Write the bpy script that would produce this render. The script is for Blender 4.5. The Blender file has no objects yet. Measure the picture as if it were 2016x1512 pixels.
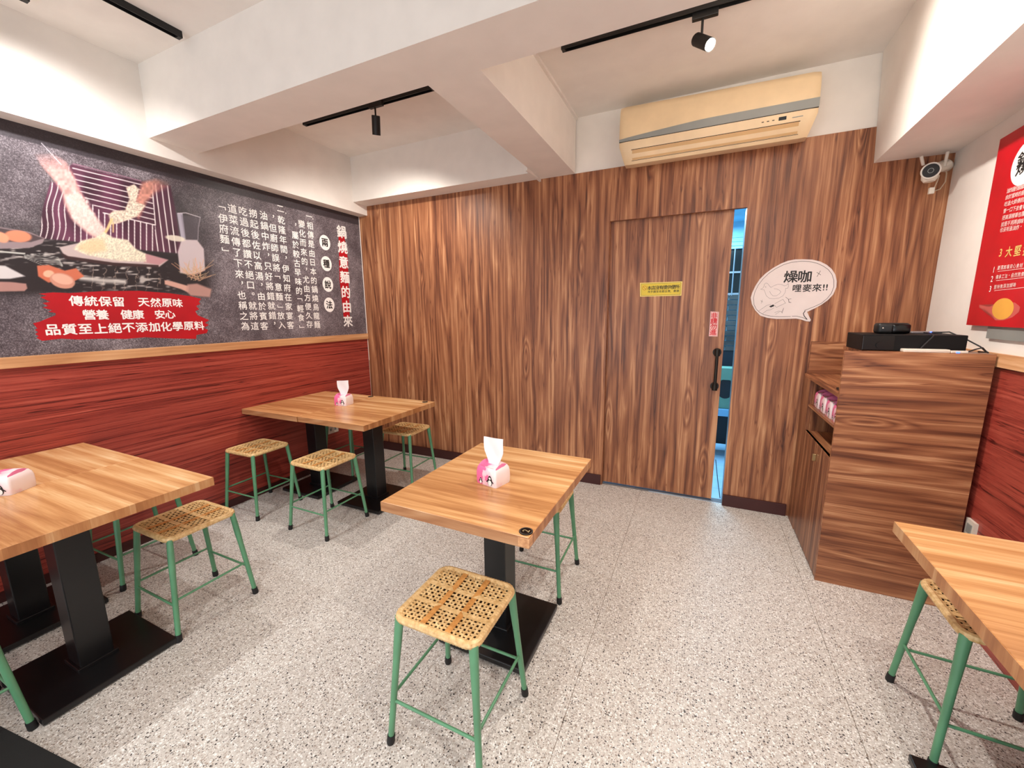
import bpy, bmesh, math, random
import numpy as np
from mathutils import Vector, Matrix
random.seed(7)
S = bpy.context.scene
COL = S.collection
PI = math.pi

# ------------------------------------------------------------------ camera
FPX = 793.024
YAW, PITCH, ROLL = -0.43400, -0.17420, -0.00980
CAM = Vector((3.3059, -3.3681, 1.5))
fwd = Vector((math.sin(YAW)*math.cos(PITCH), math.cos(YAW)*math.cos(PITCH), math.sin(PITCH)))
ri0 = Vector((math.cos(YAW), -math.sin(YAW), 0.0)); up0 = ri0.cross(fwd)
RI = ri0*math.cos(ROLL) + up0*math.sin(ROLL)
UP = up0*math.cos(ROLL) - ri0*math.sin(ROLL)
cd = bpy.data.cameras.new('camera'); cam = bpy.data.objects.new('camera', cd); COL.objects.link(cam)
cd.sensor_width = 36.0; cd.lens = FPX/2016*36.0; cd.clip_start = 0.02
cam.matrix_world = Matrix(((RI.x, UP.x, -fwd.x, CAM.x), (RI.y, UP.y, -fwd.y, CAM.y), (RI.z, UP.z, -fwd.z, CAM.z), (0, 0, 0, 1)))
S.camera = cam

# ------------------------------------------------------------------ world, lights, exposure
w = bpy.data.worlds.new('world'); S.world = w; w.use_nodes = True
w.node_tree.nodes['Background'].inputs[0].default_value = (0.86, 0.93, 1.0, 1)
w.node_tree.nodes['Background'].inputs[1].default_value = 1.0
S.view_settings.view_transform = 'Standard'; S.view_settings.look = 'None'
S.view_settings.exposure = 0.07; S.view_settings.gamma = 1.0; S.view_settings.use_curve_mapping = False

def area(name, loc, rot, sx, sy, power, color):
    l = bpy.data.lights.new(name, 'AREA'); l.shape = 'RECTANGLE'; l.size = sx; l.size_y = sy
    l.energy = power; l.color = color
    o = bpy.data.objects.new(name, l); COL.objects.link(o); o.location = loc; o.rotation_euler = rot
    return o
def spot(name, loc, target, power, color, size=95, blend=0.7, radius=0.03):
    l = bpy.data.lights.new(name, 'SPOT'); l.energy = power; l.color = color
    l.spot_size = math.radians(size); l.spot_blend = blend; l.shadow_soft_size = radius
    o = bpy.data.objects.new(name, l); COL.objects.link(o); o.location = loc
    d = Vector(target) - Vector(loc); o.rotation_euler = d.to_track_quat('-Z', 'Y').to_euler()
    return o
WARM = (1.0, 0.93, 0.85); NEU = (1.0, 0.97, 0.94); COOL = (0.9, 0.96, 1.0)
# added soft fill behind the camera, tilted up to brighten ceiling and beams
area('front_fill_light', (2.3, -5.6, 0.75), (PI/2+0.55, 0, 0), 4.2, 1.3, 44, (0.93, 0.97, 1.0))
# lamp of the passage behind the sliding door
area('passage_lamp', (3.3, 1.2, 2.45), (0, 0, 0), 0.8, 1.2, 80, (0.42, 0.75, 1.0))
SPOTS = [  # head position, aim, power, colour, cone
    ((3.265, -0.90, 2.80), (4.25, -1.75, 1.75), 130, WARM, 155),
    ((1.09, -0.88, 2.78), (0.7, -0.5, 1.5), 72, WARM, 150),
    ((0.66, -2.55, 2.80), (0.05, -2.3, 1.7), 62, NEU, 140),
    ((0.66, -3.3, 2.80), (1.3, -2.9, 0.0), 48, COOL, 115),
    ((2.1, -3.6, 2.80), (2.2, -2.6, 0.3), 62, NEU, 105),
    ((3.78, -2.73, 2.80), (3.3, -1.5, 0.3), 64, WARM, 120),
    ((3.4, -4.4, 2.80), (3.2, -2.9, 0.3), 60, NEU, 105),  # unseen lamp behind the camera, added for more fill
]
for i, (p, t, e, c, a) in enumerate(SPOTS):
    d = (Vector(t)-Vector(p)).normalized()
    spot('track_spot_light', Vector(p)+d*0.012, t, e, c, a)

# ------------------------------------------------------------------ pixel -> plane (authoring aid)
def ray(u, v): return fwd + RI*((u-1008)/FPX) + UP*((756-v)/FPX)
def at_x(u, v, x): d = ray(u, v); return CAM + d*((x-CAM.x)/d.x)
def at_y(u, v, y): d = ray(u, v); return CAM + d*((y-CAM.y)/d.y)
def at_z(u, v, z): d = ray(u, v); return CAM + d*((z-CAM.z)/d.z)
RWX, RWS = 4.587, 0.0287
def wx(y): return RWX + RWS*y
def at_rw(u, v, off=0.0):
    d = ray(u, v); t = (RWX-off+RWS*CAM.y-CAM.x)/(d.x-RWS*d.y); return CAM + d*t

# ------------------------------------------------------------------ object helpers
def empty(name, loc=(0, 0, 0), rz=0):
    o = bpy.data.objects.new(name, None); COL.objects.link(o); o.location = loc; o.rotation_euler = (0, 0, rz)
    o.empty_display_size = 0.05
    return o
def tag(o, label=None, cat=None, group=None, kind=None):
    if label: o['label'] = label
    if cat: o['category'] = cat
    if group: o['group'] = group
    if kind: o['kind'] = kind
    return o
def lin(c):
    return tuple(((x/255)/12.92 if x/255 <= 0.04045 else ((x/255+0.055)/1.055)**2.4) for x in c)

class MB:
    def __init__(s): s.bm = bmesh.new()
    def box(s, a, b, bev=0.0, seg=2, M=None):
        x0, y0, z0 = a; x1, y1, z1 = b
        vs = [s.bm.verts.new(p) for p in ((x0,y0,z0),(x1,y0,z0),(x1,y1,z0),(x0,y1,z0),(x0,y0,z1),(x1,y0,z1),(x1,y1,z1),(x0,y1,z1))]
        fs = [s.bm.faces.new([vs[i] for i in q]) for q in ((3,2,1,0),(4,5,6,7),(0,1,5,4),(1,2,6,5),(2,3,7,6),(3,0,4,7))]
        if bev > 0:
            es = {e for f in fs for e in f.edges}
            r = bmesh.ops.bevel(s.bm, geom=list(es), offset=bev, segments=seg, affect='EDGES', profile=0.5)
            vs = list({v for f in r['faces'] for v in f.verts} | {v for v in vs if v.is_valid})
        if M is not None:
            for v in set(vs): v.co = M @ v.co
        return s
    def hexa(s, p):  # 8 points bottom 4 ccw, top 4
        vs = [s.bm.verts.new(q) for q in p]
        for q in ((3,2,1,0),(4,5,6,7),(0,1,5,4),(1,2,6,5),(2,3,7,6),(3,0,4,7)): s.bm.faces.new([vs[i] for i in q])
        return s
    def loft(s, rings, cap=True, closed=False):
        R = [[s.bm.verts.new(p) for p in r] for r in rings]; n = len(R[0])
        m = len(R)
        for i in range(m if closed else m-1):
            a, b = R[i], R[(i+1) % m]
            for j in range(n): s.bm.faces.new((a[j], a[(j+1)%n], b[(j+1)%n], b[j]))
        if cap and not closed:
            s.bm.faces.new(R[0][::-1]); s.bm.faces.new(R[-1])
        return s
    def tube(s, pts, r, n=10, cap=True, flat=None):
        pts = [Vector(p) for p in pts]; rings = []
        ref = Vector((0, 0, 1))
        t0 = (pts[1]-pts[0]).normalized()
        if abs(t0.dot(ref)) > 0.9: ref = Vector((1, 0, 0))
        for i, p in enumerate(pts):
            t = (pts[min(i+1, len(pts)-1)]-pts[max(i-1, 0)]).normalized()
            a = t.cross(ref).normalized(); b = a.cross(t).normalized()
            rr = r[i] if isinstance(r, (list, tuple)) else r
            fa, fb = flat[i] if flat else (1, 1)
            rings.append([p + a*(rr*fa*math.cos(2*PI*k/n)) + b*(rr*fb*math.sin(2*PI*k/n)) for k in range(n)])
            ref = b
        return s.loft(rings, cap)
    def cyl(s, p0, p1, r0, r1=None, n=24): return s.tube([p0, p1], [r0, r0 if r1 is None else r1], n)
    def prism(s, poly, M):   # polygon in local xy, thickness given by M mapping (x,y,0/1)
        a = [s.bm.verts.new(M(x, y, 0)) for x, y in poly]; b = [s.bm.verts.new(M(x, y, 1)) for x, y in poly]
        n = len(poly)
        s.bm.faces.new(b); s.bm.faces.new(a[::-1])
        for i in range(n): s.bm.faces.new((a[i], a[(i+1)%n], b[(i+1)%n], b[i]))
        return s
    def quad(s, *p): s.bm.faces.new([s.bm.verts.new(q) for q in p]); return s
    def build(s, name, mat, parent=None, smooth=False, tri=False):
        if tri: bmesh.ops.triangulate(s.bm, faces=s.bm.faces[:])
        bmesh.ops.recalc_face_normals(s.bm, faces=s.bm.faces[:])
        me = bpy.data.meshes.new(name); s.bm.to_mesh(me); s.bm.free()
        if smooth:
            me.polygons.foreach_set('use_smooth', [True]*len(me.polygons))
            try: me.set_sharp_from_angle(angle=math.radians(40))
            except Exception: pass
        me.materials.append(mat)
        o = bpy.data.objects.new(name, me); COL.objects.link(o)
        if parent: o.parent = parent
        return o
def copy_tree(o, parent=None):
    c = o.copy(); COL.objects.link(c); c.parent = parent
    for ch in o.children: copy_tree(ch, c)
    return c

# ------------------------------------------------------------------ materials
def new_mat(name):
    m = bpy.data.materials.new(name); m.use_nodes = True
    nt = m.node_tree; return m, nt, nt.nodes['Principled BSDF']
def N(nt, t, **k):
    n = nt.nodes.new(t)
    for a, b in k.items():
        if a == 'inp':
            for i, v in b.items(): n.inputs[i].default_value = v
        else: setattr(n, a, b)
    return n
def ramp(nt, stops, interp='LINEAR'):
    r = nt.nodes.new('ShaderNodeValToRGB'); e = r.color_ramp.elements; r.color_ramp.interpolation = interp
    while len(e) > 1: e.remove(e[-1])
    e[0].position = stops[0][0]; e[0].color = (*lin(stops[0][1]), 1)
    for p, c in stops[1:]:
        q = e.new(p); q.color = (*lin(c), 1)
    return r
def plain(name, rgb, rough=0.5, metal=0.0, noise=0.04, spec=0.5, emit=None, bump=0.0, bscale=200):
    m, nt, b = new_mat(name)
    tc = N(nt, 'ShaderNodeTexCoord'); nz = N(nt, 'ShaderNodeTexNoise', inp={'Scale': 6.0, 'Detail': 4.0})
    nt.links.new(tc.outputs['Object'], nz.inputs['Vector'])
    hi = tuple(min(255, c*(1+noise)) for c in rgb); lo = tuple(c*(1-noise) for c in rgb)
    r = ramp(nt, [(0.3, lo), (0.7, hi)]); nt.links.new(nz.outputs['Fac'], r.inputs[0]); nt.links.new(r.outputs[0], b.inputs['Base Color'])
    b.inputs['Roughness'].default_value = rough; b.inputs['Metallic'].default_value = metal; b.inputs['Specular IOR Level'].default_value = spec
    if emit: b.inputs['Emission Color'].default_value = (*lin(emit[0]), 1); b.inputs['Emission Strength'].default_value = emit[1]
    if bump:
        n2 = N(nt, 'ShaderNodeTexNoise', inp={'Scale': bscale, 'Detail': 3.0}); nt.links.new(tc.outputs['Object'], n2.inputs['Vector'])
        bp = N(nt, 'ShaderNodeBump', inp={'Strength': bump, 'Distance': 0.002}); nt.links.new(n2.outputs['Fac'], bp.inputs['Height']); nt.links.new(bp.outputs[0], b.inputs['Normal'])
    return m
def wood(name, axis, stops, freq=14.0, along=0.7, warp=0.10, ringamp=7.0, rough=0.45, fine=0.25, bump=0.15, seed=0.0, plank=None, ringw=0.55, lines=0.0, knots=0.0):
    """axis: grain direction 0/1/2"""
    m, nt, b = new_mat(name); L = nt.links.new
    tc = N(nt, 'ShaderNodeTexCoord')
    def mapped(sa, sl, off=0.0):
        sc = [sa]*3; sc[axis] = sl
        mp = N(nt, 'ShaderNodeMapping'); mp.inputs['Scale'].default_value = sc; mp.inputs['Location'].default_value = (seed+off, seed*1.7+off, seed*0.6+off)
        L(tc.outputs['Object'], mp.inputs['Vector']); return mp
    m1 = mapped(1.6, 0.55)
    w1 = N(nt, 'ShaderNodeTexNoise', inp={'Scale': 2.2, 'Detail': 3.0, 'Roughness': 0.5}); L(m1.outputs[0], w1.inputs['Vector'])
    # contour rings of a stretched noise: cathedral figure
    m2 = mapped(freq*0.16, along*0.55, 3.1)
    n2 = N(nt, 'ShaderNodeTexNoise', inp={'Scale': 1.0, 'Detail': 2.0, 'Roughness': 0.45, 'Distortion': 0.35}); L(m2.outputs[0], n2.inputs['Vector'])
    mul = N(nt, 'ShaderNodeMath', operation='MULTIPLY', inp={1: ringamp}); L(n2.outputs['Fac'], mul.inputs[0])
    add0 = N(nt, 'ShaderNodeMath', operation='ADD'); L(mul.outputs[0], add0.inputs[0]); L(w1.outputs['Fac'], add0.inputs[1])
    ph = add0
    if knots:
        mk = mapped(8.0, 1.5, 7.7)
        vk = N(nt, 'ShaderNodeTexVoronoi', inp={'Scale': 1.0, 'Randomness': 1.0}); L(mk.outputs[0], vk.inputs['Vector'])
        mr = N(nt, 'ShaderNodeMapRange', interpolation_type='SMOOTHSTEP', inp={1: 0.0, 2: 0.38, 3: knots, 4: 0.0}); L(vk.outputs['Distance'], mr.inputs[0])
        sk = N(nt, 'ShaderNodeSeparateColor'); L(vk.outputs['Color'], sk.inputs[0])
        gk = N(nt, 'ShaderNodeMath', operation='GREATER_THAN', inp={1: 0.72}); L(sk.outputs[0], gk.inputs[0])
        pk_ = N(nt, 'ShaderNodeMath', operation='MULTIPLY'); L(mr.outputs[0], pk_.inputs[0]); L(gk.outputs[0], pk_.inputs[1])
        ph = N(nt, 'ShaderNodeMath', operation='ADD'); L(add0.outputs[0], ph.inputs[0]); L(pk_.outputs[0], ph.inputs[1])
    fr = N(nt, 'ShaderNodeMath', operation='PINGPONG', inp={1: 0.5}); L(ph.outputs[0], fr.inputs[0])
    # straight streaks
    m3 = mapped(freq, along, 9.0)
    vm = N(nt, 'ShaderNodeVectorMath', operation='ADD'); sc = N(nt, 'ShaderNodeVectorMath', operation='SCALE', inp={'Scale': warp*freq})
    L(w1.outputs['Color'], sc.inputs[0]); L(m3.outputs[0], vm.inputs[0]); L(sc.outputs[0], vm.inputs[1])
    n3 = N(nt, 'ShaderNodeTexNoise', inp={'Scale': 1.0, 'Detail': 5.0, 'Roughness': 0.6}); L(vm.outputs[0], n3.inputs['Vector'])
    m4 = mapped(freq*9, along*6, 5.0)
    n4 = N(nt, 'ShaderNodeTexNoise', inp={'Scale': 1.0, 'Detail': 3.0, 'Roughness': 0.6}); L(m4.outputs[0], n4.inputs['Vector'])
    # combine
    a1 = N(nt, 'ShaderNodeMath', operation='MULTIPLY', inp={1: ringw}); L(fr.outputs[0], a1.inputs[0])
    a2 = N(nt, 'ShaderNodeMath', operation='MULTIPLY_ADD', inp={1: 0.95}); L(n3.outputs['Fac'], a2.inputs[0]); L(a1.outputs[0], a2.inputs[2])
    a3 = N(nt, 'ShaderNodeMath', operation='MULTIPLY_ADD', inp={1: fine}); L(n4.outputs['Fac'], a3.inputs[0]); L(a2.outputs[0], a3.inputs[2])
    off = N(nt, 'ShaderNodeMath', operation='SUBTRACT', inp={1: 0.25*ringw-0.025+fine*0.5}); L(a3.outputs[0], off.inputs[0])
    val = off
    if lines:
        m5 = mapped(freq*0.75, along*0.7, 21.0)
        vm5 = N(nt, 'ShaderNodeVectorMath', operation='ADD'); L(m5.outputs[0], vm5.inputs[0]); L(sc.outputs[0], vm5.inputs[1])
        n5 = N(nt, 'ShaderNodeTexNoise', inp={'Scale': 1.0, 'Detail': 2.0, 'Roughness': 0.5}); L(vm5.outputs[0], n5.inputs['Vector'])
        d5 = N(nt, 'ShaderNodeMath', operation='SUBTRACT', inp={1: 0.5}); L(n5.outputs['Fac'], d5.inputs[0])
        e5 = N(nt, 'ShaderNodeMath', operation='ABSOLUTE'); L(d5.outputs[0], e5.inputs[0])
        r5 = N(nt, 'ShaderNodeMapRange', inp={1: 0.0, 2: 0.022, 3: lines, 4: 0.0}); L(e5.outputs[0], r5.inputs[0])
        v5 = N(nt, 'ShaderNodeMath', operation='SUBTRACT'); L(off.outputs[0], v5.inputs[0]); L(r5.outputs[0], v5.inputs[1]); val = v5
    if plank:   # planks: across axis index, width -> tone shift
        ax, wd, amt = plank
        sp = N(nt, 'ShaderNodeSeparateXYZ'); L(tc.outputs['Object'], sp.inputs[0])
        dv = N(nt, 'ShaderNodeMath', operation='DIVIDE', inp={1: wd}); L(sp.outputs[ax], dv.inputs[0])
        fl = N(nt, 'ShaderNodeMath', operation='FLOOR'); L(dv.outputs[0], fl.inputs[0])
        wn = N(nt, 'ShaderNodeTexWhiteNoise', noise_dimensions='1D'); L(fl.outputs[0], wn.inputs['W'])
        # second seam set gives thin pale strips
        fc = N(nt, 'ShaderNodeMath', operation='FRACT'); L(dv.outputs[0], fc.inputs[0])
        gt = N(nt, 'ShaderNodeMath', operation='GREATER_THAN', inp={1: 0.84}); L(fc.outputs[0], gt.inputs[0])
        g2 = N(nt, 'ShaderNodeMath', operation='MULTIPLY', inp={1: amt*0.55}); L(gt.outputs[0], g2.inputs[0])
        ms = N(nt, 'ShaderNodeMath', operation='MULTIPLY_ADD', inp={1: amt, 2: -amt*0.5}); L(wn.outputs['Value'], ms.inputs[0])
        s1 = N(nt, 'ShaderNodeMath', operation='ADD'); L(val.outputs[0], s1.inputs[0]); L(ms.outputs[0], s1.inputs[1])
        s2 = N(nt, 'ShaderNodeMath', operation='ADD'); L(s1.outputs[0], s2.inputs[0]); L(g2.outputs[0], s2.inputs[1]); val = s2
    r = ramp(nt, stops); L(val.outputs[0], r.inputs[0]); L(r.outputs[0], b.inputs['Base Color'])
    b.inputs['Roughness'].default_value = rough
    if bump:
        bp = N(nt, 'ShaderNodeBump', inp={'Strength': bump, 'Distance': 0.001}); L(a3.outputs[0], bp.inputs['Height']); L(bp.outputs[0], b.inputs['Normal'])
    return m
WAL = [(0.14, (74, 38, 24)), (0.30, (108, 62, 40)), (0.44, (140, 87, 57)), (0.58, (166, 110, 74)), (0.76, (204, 152, 110))]
M_wall = wood('walnut_laminate_vertical', 2, WAL, freq=44, along=0.85, warp=0.03, ringamp=7, rough=0.42, lines=0.17, knots=2.2, ringw=0.5)
M_cabh = wood('walnut_laminate_horizontal', 0, WAL, freq=44, along=0.9, warp=0.03, ringamp=6, rough=0.4, seed=4, lines=0.17, knots=2.2, ringw=0.5)
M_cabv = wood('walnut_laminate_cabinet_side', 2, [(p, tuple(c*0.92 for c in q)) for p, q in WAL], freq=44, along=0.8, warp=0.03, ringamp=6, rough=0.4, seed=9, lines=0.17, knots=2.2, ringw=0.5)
M_cabt = wood('walnut_laminate_counter', 1, WAL, freq=44, along=0.9, warp=0.03, ringamp=6, rough=0.4, seed=2, lines=0.17, knots=2.2, ringw=0.5)
OAK = [(0.10, (166, 112, 68)), (0.36, (192, 138, 88)), (0.52, (208, 156, 103)), (0.68, (220, 174, 122)), (0.9, (234, 200, 154))]
M_top = wood('butcher_block_laminate', 0, OAK, freq=30, along=1.0, warp=0.04, ringamp=7, rough=0.26, fine=0.35, bump=0.04, plank=(1, 0.115, 0.24), lines=0.10)
M_edge = wood('table_edge_band', 2, [(p, (q[0]*0.9, q[1]*0.84, q[2]*0.80)) for p, q in OAK], freq=30, along=3, warp=0.02, ringamp=4, rough=0.4, bump=0.05, plank=(1, 0.115, 0.35))
M_edgx = wood('table_front_edge', 0, [(p, (q[0]*0.84, q[1]*0.80, q[2]*0.82)) for p, q in OAK], freq=40, along=2, warp=0.03, ringamp=6, rough=0.4, bump=0.05)
M_trim = wood('pale_wood_trim', 1, [(0.2, (176, 120, 78)), (0.5, (208, 155, 108)), (0.8, (228, 184, 140))], freq=60, along=1.5, warp=0.02, ringamp=3, rough=0.45)
M_red = wood('red_grooved_laminate', 1, [(0.22, (78, 22, 20)), (0.34, (126, 44, 37)), (0.46, (156, 62, 51)), (0.62, (172, 76, 62)), (0.82, (204, 112, 94))], freq=60, along=0.9, warp=0.010, ringamp=1.0, rough=0.36, fine=0.4, bump=0.6, ringw=0.10, lines=0.24)
M_base = plain('maroon_baseboard', (62, 22, 20), 0.45)
M_white = plain('white_painted_plaster', (236, 230, 223), 0.85, noise=0.015, bump=0.08, bscale=60)
M_black = plain('black_powder_coat', (16, 16, 18), 0.32, noise=0.1)
M_blackm = plain('matte_black', (14, 14, 15), 0.5, noise=0.1)
M_green = plain('green_painted_steel', (92, 148, 110), 0.32, noise=0.06)
M_rubber = plain('black_rubber', (18, 18, 20), 0.6)
M_cream = plain('yellowed_cream_plastic', (228, 202, 162), 0.38, noise=0.03)
M_creamd = plain('yellowed_louver_plastic', (206, 166, 114), 0.45, noise=0.03)
M_grey = plain('grey_plastic_band', (138, 140, 136), 0.4, noise=0.03)
M_dark = plain('dark_gap', (40, 26, 16), 0.7)
M_wplast = plain('white_plastic', (224, 214, 200), 0.35)
M_glossb = plain('glossy_black_plastic', (7, 7, 8), 0.2, spec=0.4)
M_satb = plain('satin_black_casing', (7, 7, 8), 0.55, spec=0.25)
M_metal = plain('brass_pull', (190, 165, 120), 0.3, 0.9)
M_iron = plain('cast_iron_pipe', (50, 46, 42), 0.45, 0.7)
M_paper = plain('tissue_paper', (244, 238, 238), 0.9, noise=0.02)
M_bulb = plain('lit_lamp_lens', (255, 250, 240), 0.5, emit=((255, 246, 230), 40.0))
M_blue = plain('lit_blue_led', (60, 90, 255), 0.4, emit=((60, 90, 255), 6.0))
M_ink = plain('black_ink', (22, 20, 20), 0.6)
M_inkw = plain('white_ink', (246, 243, 240), 0.55, noise=0.01)
M_inkred = plain('red_ink', (214, 44, 54), 0.5)
M_banner = plain('red_brush_ink', (178, 8, 26), 0.45, noise=0.05)
M_poster = plain('red_poster_board', (188, 8, 28), 0.35, noise=0.06)
M_yel = plain('yellow_sticker', (226, 200, 58), 0.45, noise=0.02)
M_yell = plain('pale_yellow_border', (246, 222, 120), 0.45, noise=0.02)
M_bubble = plain('white_foam_board', (226, 214, 210), 0.6, noise=0.02)
M_stick = plain('white_sticker', (240, 205, 200), 0.5)
M_gold = plain('gold_ink', (226, 190, 110), 0.5)
M_dgold = plain('dull_gold_ink', (150, 130, 92), 0.5)
M_orange = plain('orange_ink', (196, 110, 20), 0.5)
M_yolk = plain('egg_yolk_print', (226, 164, 70), 0.4)
M_spoon = plain('spoon_print', (200, 90, 84), 0.4)
M_cyanw = plain('light_blue_painted_wall', (150, 205, 230), 0.6)
M_ftile = plain('pale_blue_floor_tile', (176, 205, 225), 0.3)
M_dtile = plain('grey_brick_tile', (56, 52, 50), 0.5, noise=0.25)
M_navy = plain('dark_navy_panel', (12, 16, 26), 0.5)
M_teal = plain('sage_green_box', (100, 140, 122), 0.5)
M_steel = plain('steel_bar', (150, 150, 155), 0.35, 0.6)
M_blueplast = plain('light_blue_plastic', (120, 170, 205), 0.4)
M_mat = plain('dark_rubber_mat', (26, 28, 28), 0.8, noise=0.15, bump=0.3)
M_cable_w = plain('white_cable', (206, 186, 160), 0.5)
M_pink = None

# terrazzo
def terrazzo():
    m, nt, b = new_mat('terrazzo'); L = nt.links.new
    tc = N(nt, 'ShaderNodeTexCoord')
    def chips(scale, thr, stops, seed):
        mp = N(nt, 'ShaderNodeMapping'); mp.inputs['Location'].default_value = (seed, seed*2, 0); mp.inputs['Scale'].default_value = (1, 1, 0.0)
        L(tc.outputs['Object'], mp.inputs[0])
        nz = N(nt, 'ShaderNodeTexNoise', inp={'Scale': scale*0.9, 'Detail': 1.0}); L(mp.outputs[0], nz.inputs['Vector'])
        sc = N(nt, 'ShaderNodeVectorMath', operation='SCALE', inp={'Scale': 0.9/scale}); L(nz.outputs['Color'], sc.inputs[0])
        ad = N(nt, 'ShaderNodeVectorMath', operation='ADD'); L(mp.outputs[0], ad.inputs[0]); L(sc.outputs[0], ad.inputs[1])
        vo = N(nt, 'ShaderNodeTexVoronoi', voronoi_dimensions='2D', inp={'Scale': scale}); L(ad.outputs[0], vo.inputs['Vector'])
        sp = N(nt, 'ShaderNodeSeparateColor'); L(vo.outputs['Color'], sp.inputs[0])
        d = N(nt, 'ShaderNodeMath', operation='MULTIPLY', inp={1: 1.0}); L(vo.outputs['Distance'], d.inputs[0])
        # chip radius depends on cell random
        rr = N(nt, 'ShaderNodeMath', operation='MULTIPLY_ADD', inp={1: 0.32, 2: thr}); L(sp.outputs[1], rr.inputs[0])
        lt = N(nt, 'ShaderNodeMath', operation='LESS_THAN'); L(d.outputs[0], lt.inputs[0]); L(rr.outputs[0], lt.inputs[1])
        r = ramp(nt, stops, 'CONSTANT'); L(sp.outputs[0], r.inputs[0])
        return lt, r
    nb = N(nt, 'ShaderNodeTexNoise', inp={'Scale': 90.0, 'Detail': 3.0}); L(tc.outputs['Object'], nb.inputs['Vector'])
    base = ramp(nt, [(0.35, (190, 184, 176)), (0.65, (210, 205, 198))]); L(nb.outputs['Fac'], base.inputs[0])
    cur = base
    for scale, thr, stops, seed in ((105, 0.16, [(0, (242, 240, 236)), (0.35, (206, 199, 192)), (0.6, (232, 228, 222)), (0.82, (176, 164, 154))], 3.0),
                                    (150, 0.06, [(0, (214, 208, 200)), (0.40, (150, 136, 124)), (0.58, (92, 84, 80)), (0.72, (240, 238, 234)), (0.84, (112, 102, 94))], 11.0),
                                    (100, 0.03, [(0, (64, 60, 58)), (0.22, (150, 134, 120)), (0.36, (212, 206, 198))], 23.0)):
        lt, r = chips(scale, thr, stops, seed)
        if seed > 20:
            rn = lt
        mx = N(nt, 'ShaderNodeMix', data_type='RGBA'); L(lt.outputs[0], mx.inputs['Factor']); L(cur.outputs[0] if cur is base else cur.outputs['Result'], mx.inputs['A']); L(r.outputs[0], mx.inputs['B'])
        cur = mx
    L(cur.outputs['Result'], b.inputs['Base Color']); b.inputs['Roughness'].default_value = 0.42
    return m
M_floor = terrazzo()
M_joint = plain('brown_floor_joint', (150, 128, 108), 0.8)

def rattan(name, a, bb):
    m, nt, b = new_mat(name); L = nt.links.new
    tc = N(nt, 'ShaderNodeTexCoord'); nz = N(nt, 'ShaderNodeTexNoise', inp={'Scale': 70.0, 'Detail': 4.0}); L(tc.outputs['Object'], nz.inputs['Vector'])
    r = ramp(nt, [(0.3, a), (0.7, bb)]); L(nz.outputs['Fac'], r.inputs[0]); L(r.outputs[0], b.inputs['Base Color'])
    b.inputs['Roughness'].default_value = 0.45
    return m
M_rat = rattan('rattan', (196, 154, 96), (234, 202, 148))
M_under = plain('dark_cane_backing', (74, 46, 24), 0.8)
M_ratd = rattan('rattan_darker_band', (184, 122, 60), (214, 156, 88))

# ------------------------------------------------------------------ room shell
YF = -5.6
ZC = 3.005
fl = MB().box((-0.1, YF, -0.12), (4.8, 0.0, -0.004)).build('floor', M_joint); tag(fl, kind='structure')
for x0, x1 in ((0.0, 2.9368), (2.9387, 3.9178), (3.9202, 4.6)):
    MB().box((x0, YF, -0.02), (x1, 0.02, 0.0)).build('slab', M_floor, fl)
wl = MB().box((-0.12, YF, 0), (0.0, 0.12, ZC)).build('wall_left', M_white); tag(wl, kind='structure')
MB().box((0.0, YF, 0.0), (0.006, -0.008, 1.24)).build('wainscot_panel', M_red, wl)
tr = MB().box((0.0, YF, 1.238), (0.022, -0.004, 1.297), 0.002).build('trim_1', M_trim); tag(tr, kind='structure')
bb = MB().box((0.006, YF, 0.0), (0.012, -0.016, 0.06)).build('baseboard_left', M_base); tag(bb, kind='structure')
# back wall: plaster above, walnut laminate below, door opening cut out
OX0, OX1, OZ = 2.609, 3.552, 2.206
wbk = MB()
wbk.box((0.0, 0.012, 2.235), (4.7, 0.12, ZC))
wbk.box((0.0, 0.012, 0), (OX0-0.006, 0.038, 2.235)); wbk.box((0.0, 0.08, 0), (OX0-0.006, 0.12, 2.235)); wbk.box((OX1+0.006, 0.012, 0), (4.7, 0.12, 2.235))
wbk = wbk.build('wall_back', M_white); tag(wbk, kind='structure')
# laminate sheets, butt-jointed
for x0, x1, z0, z1 in ((0.004, 1.228, 0, 2.595), (1.2285, OX0, 0, 2.595), (OX0, OX1, OZ, 2.595), (OX1, 4.584, 0, 2.595)):
    MB().box((x0, 0.0, z0), (x1, 0.012, z1)).build('laminate_sheet', M_wall, wbk)
MB().box((OX0-0.006, 0.012, 0), (OX0, 0.04, OZ)).build('door_jamb', M_wall, wbk)
MB().box((OX0-0.006, 0.012, OZ), (OX1+0.006, 0.038, OZ+0.029)).build('door_head', M_wall, wbk)
MB().box((OX0, 0.038, OZ+0.02), (OX1+0.006, 0.12, OZ+0.029)).build('door_head', M_dark, wbk)
MB().box((OX1, 0.012, 0), (OX1+0.006, 0.12, OZ)).build('door_jamb', M_grey, wbk)
MB().box((0.0, -0.006, 1.0), (0.0075, 0.0, 2.5)).build('corner_sealant', M_white, wbk)
for i, (x0, x1) in enumerate(((0.012, OX0-0.012), (OX1, 3.97))):
    bo = MB().box((x0, -0.016, 0.0), (x1, 0.0, 0.091), 0.002).build('baseboard_back', M_base); tag(bo, kind='structure')
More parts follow.
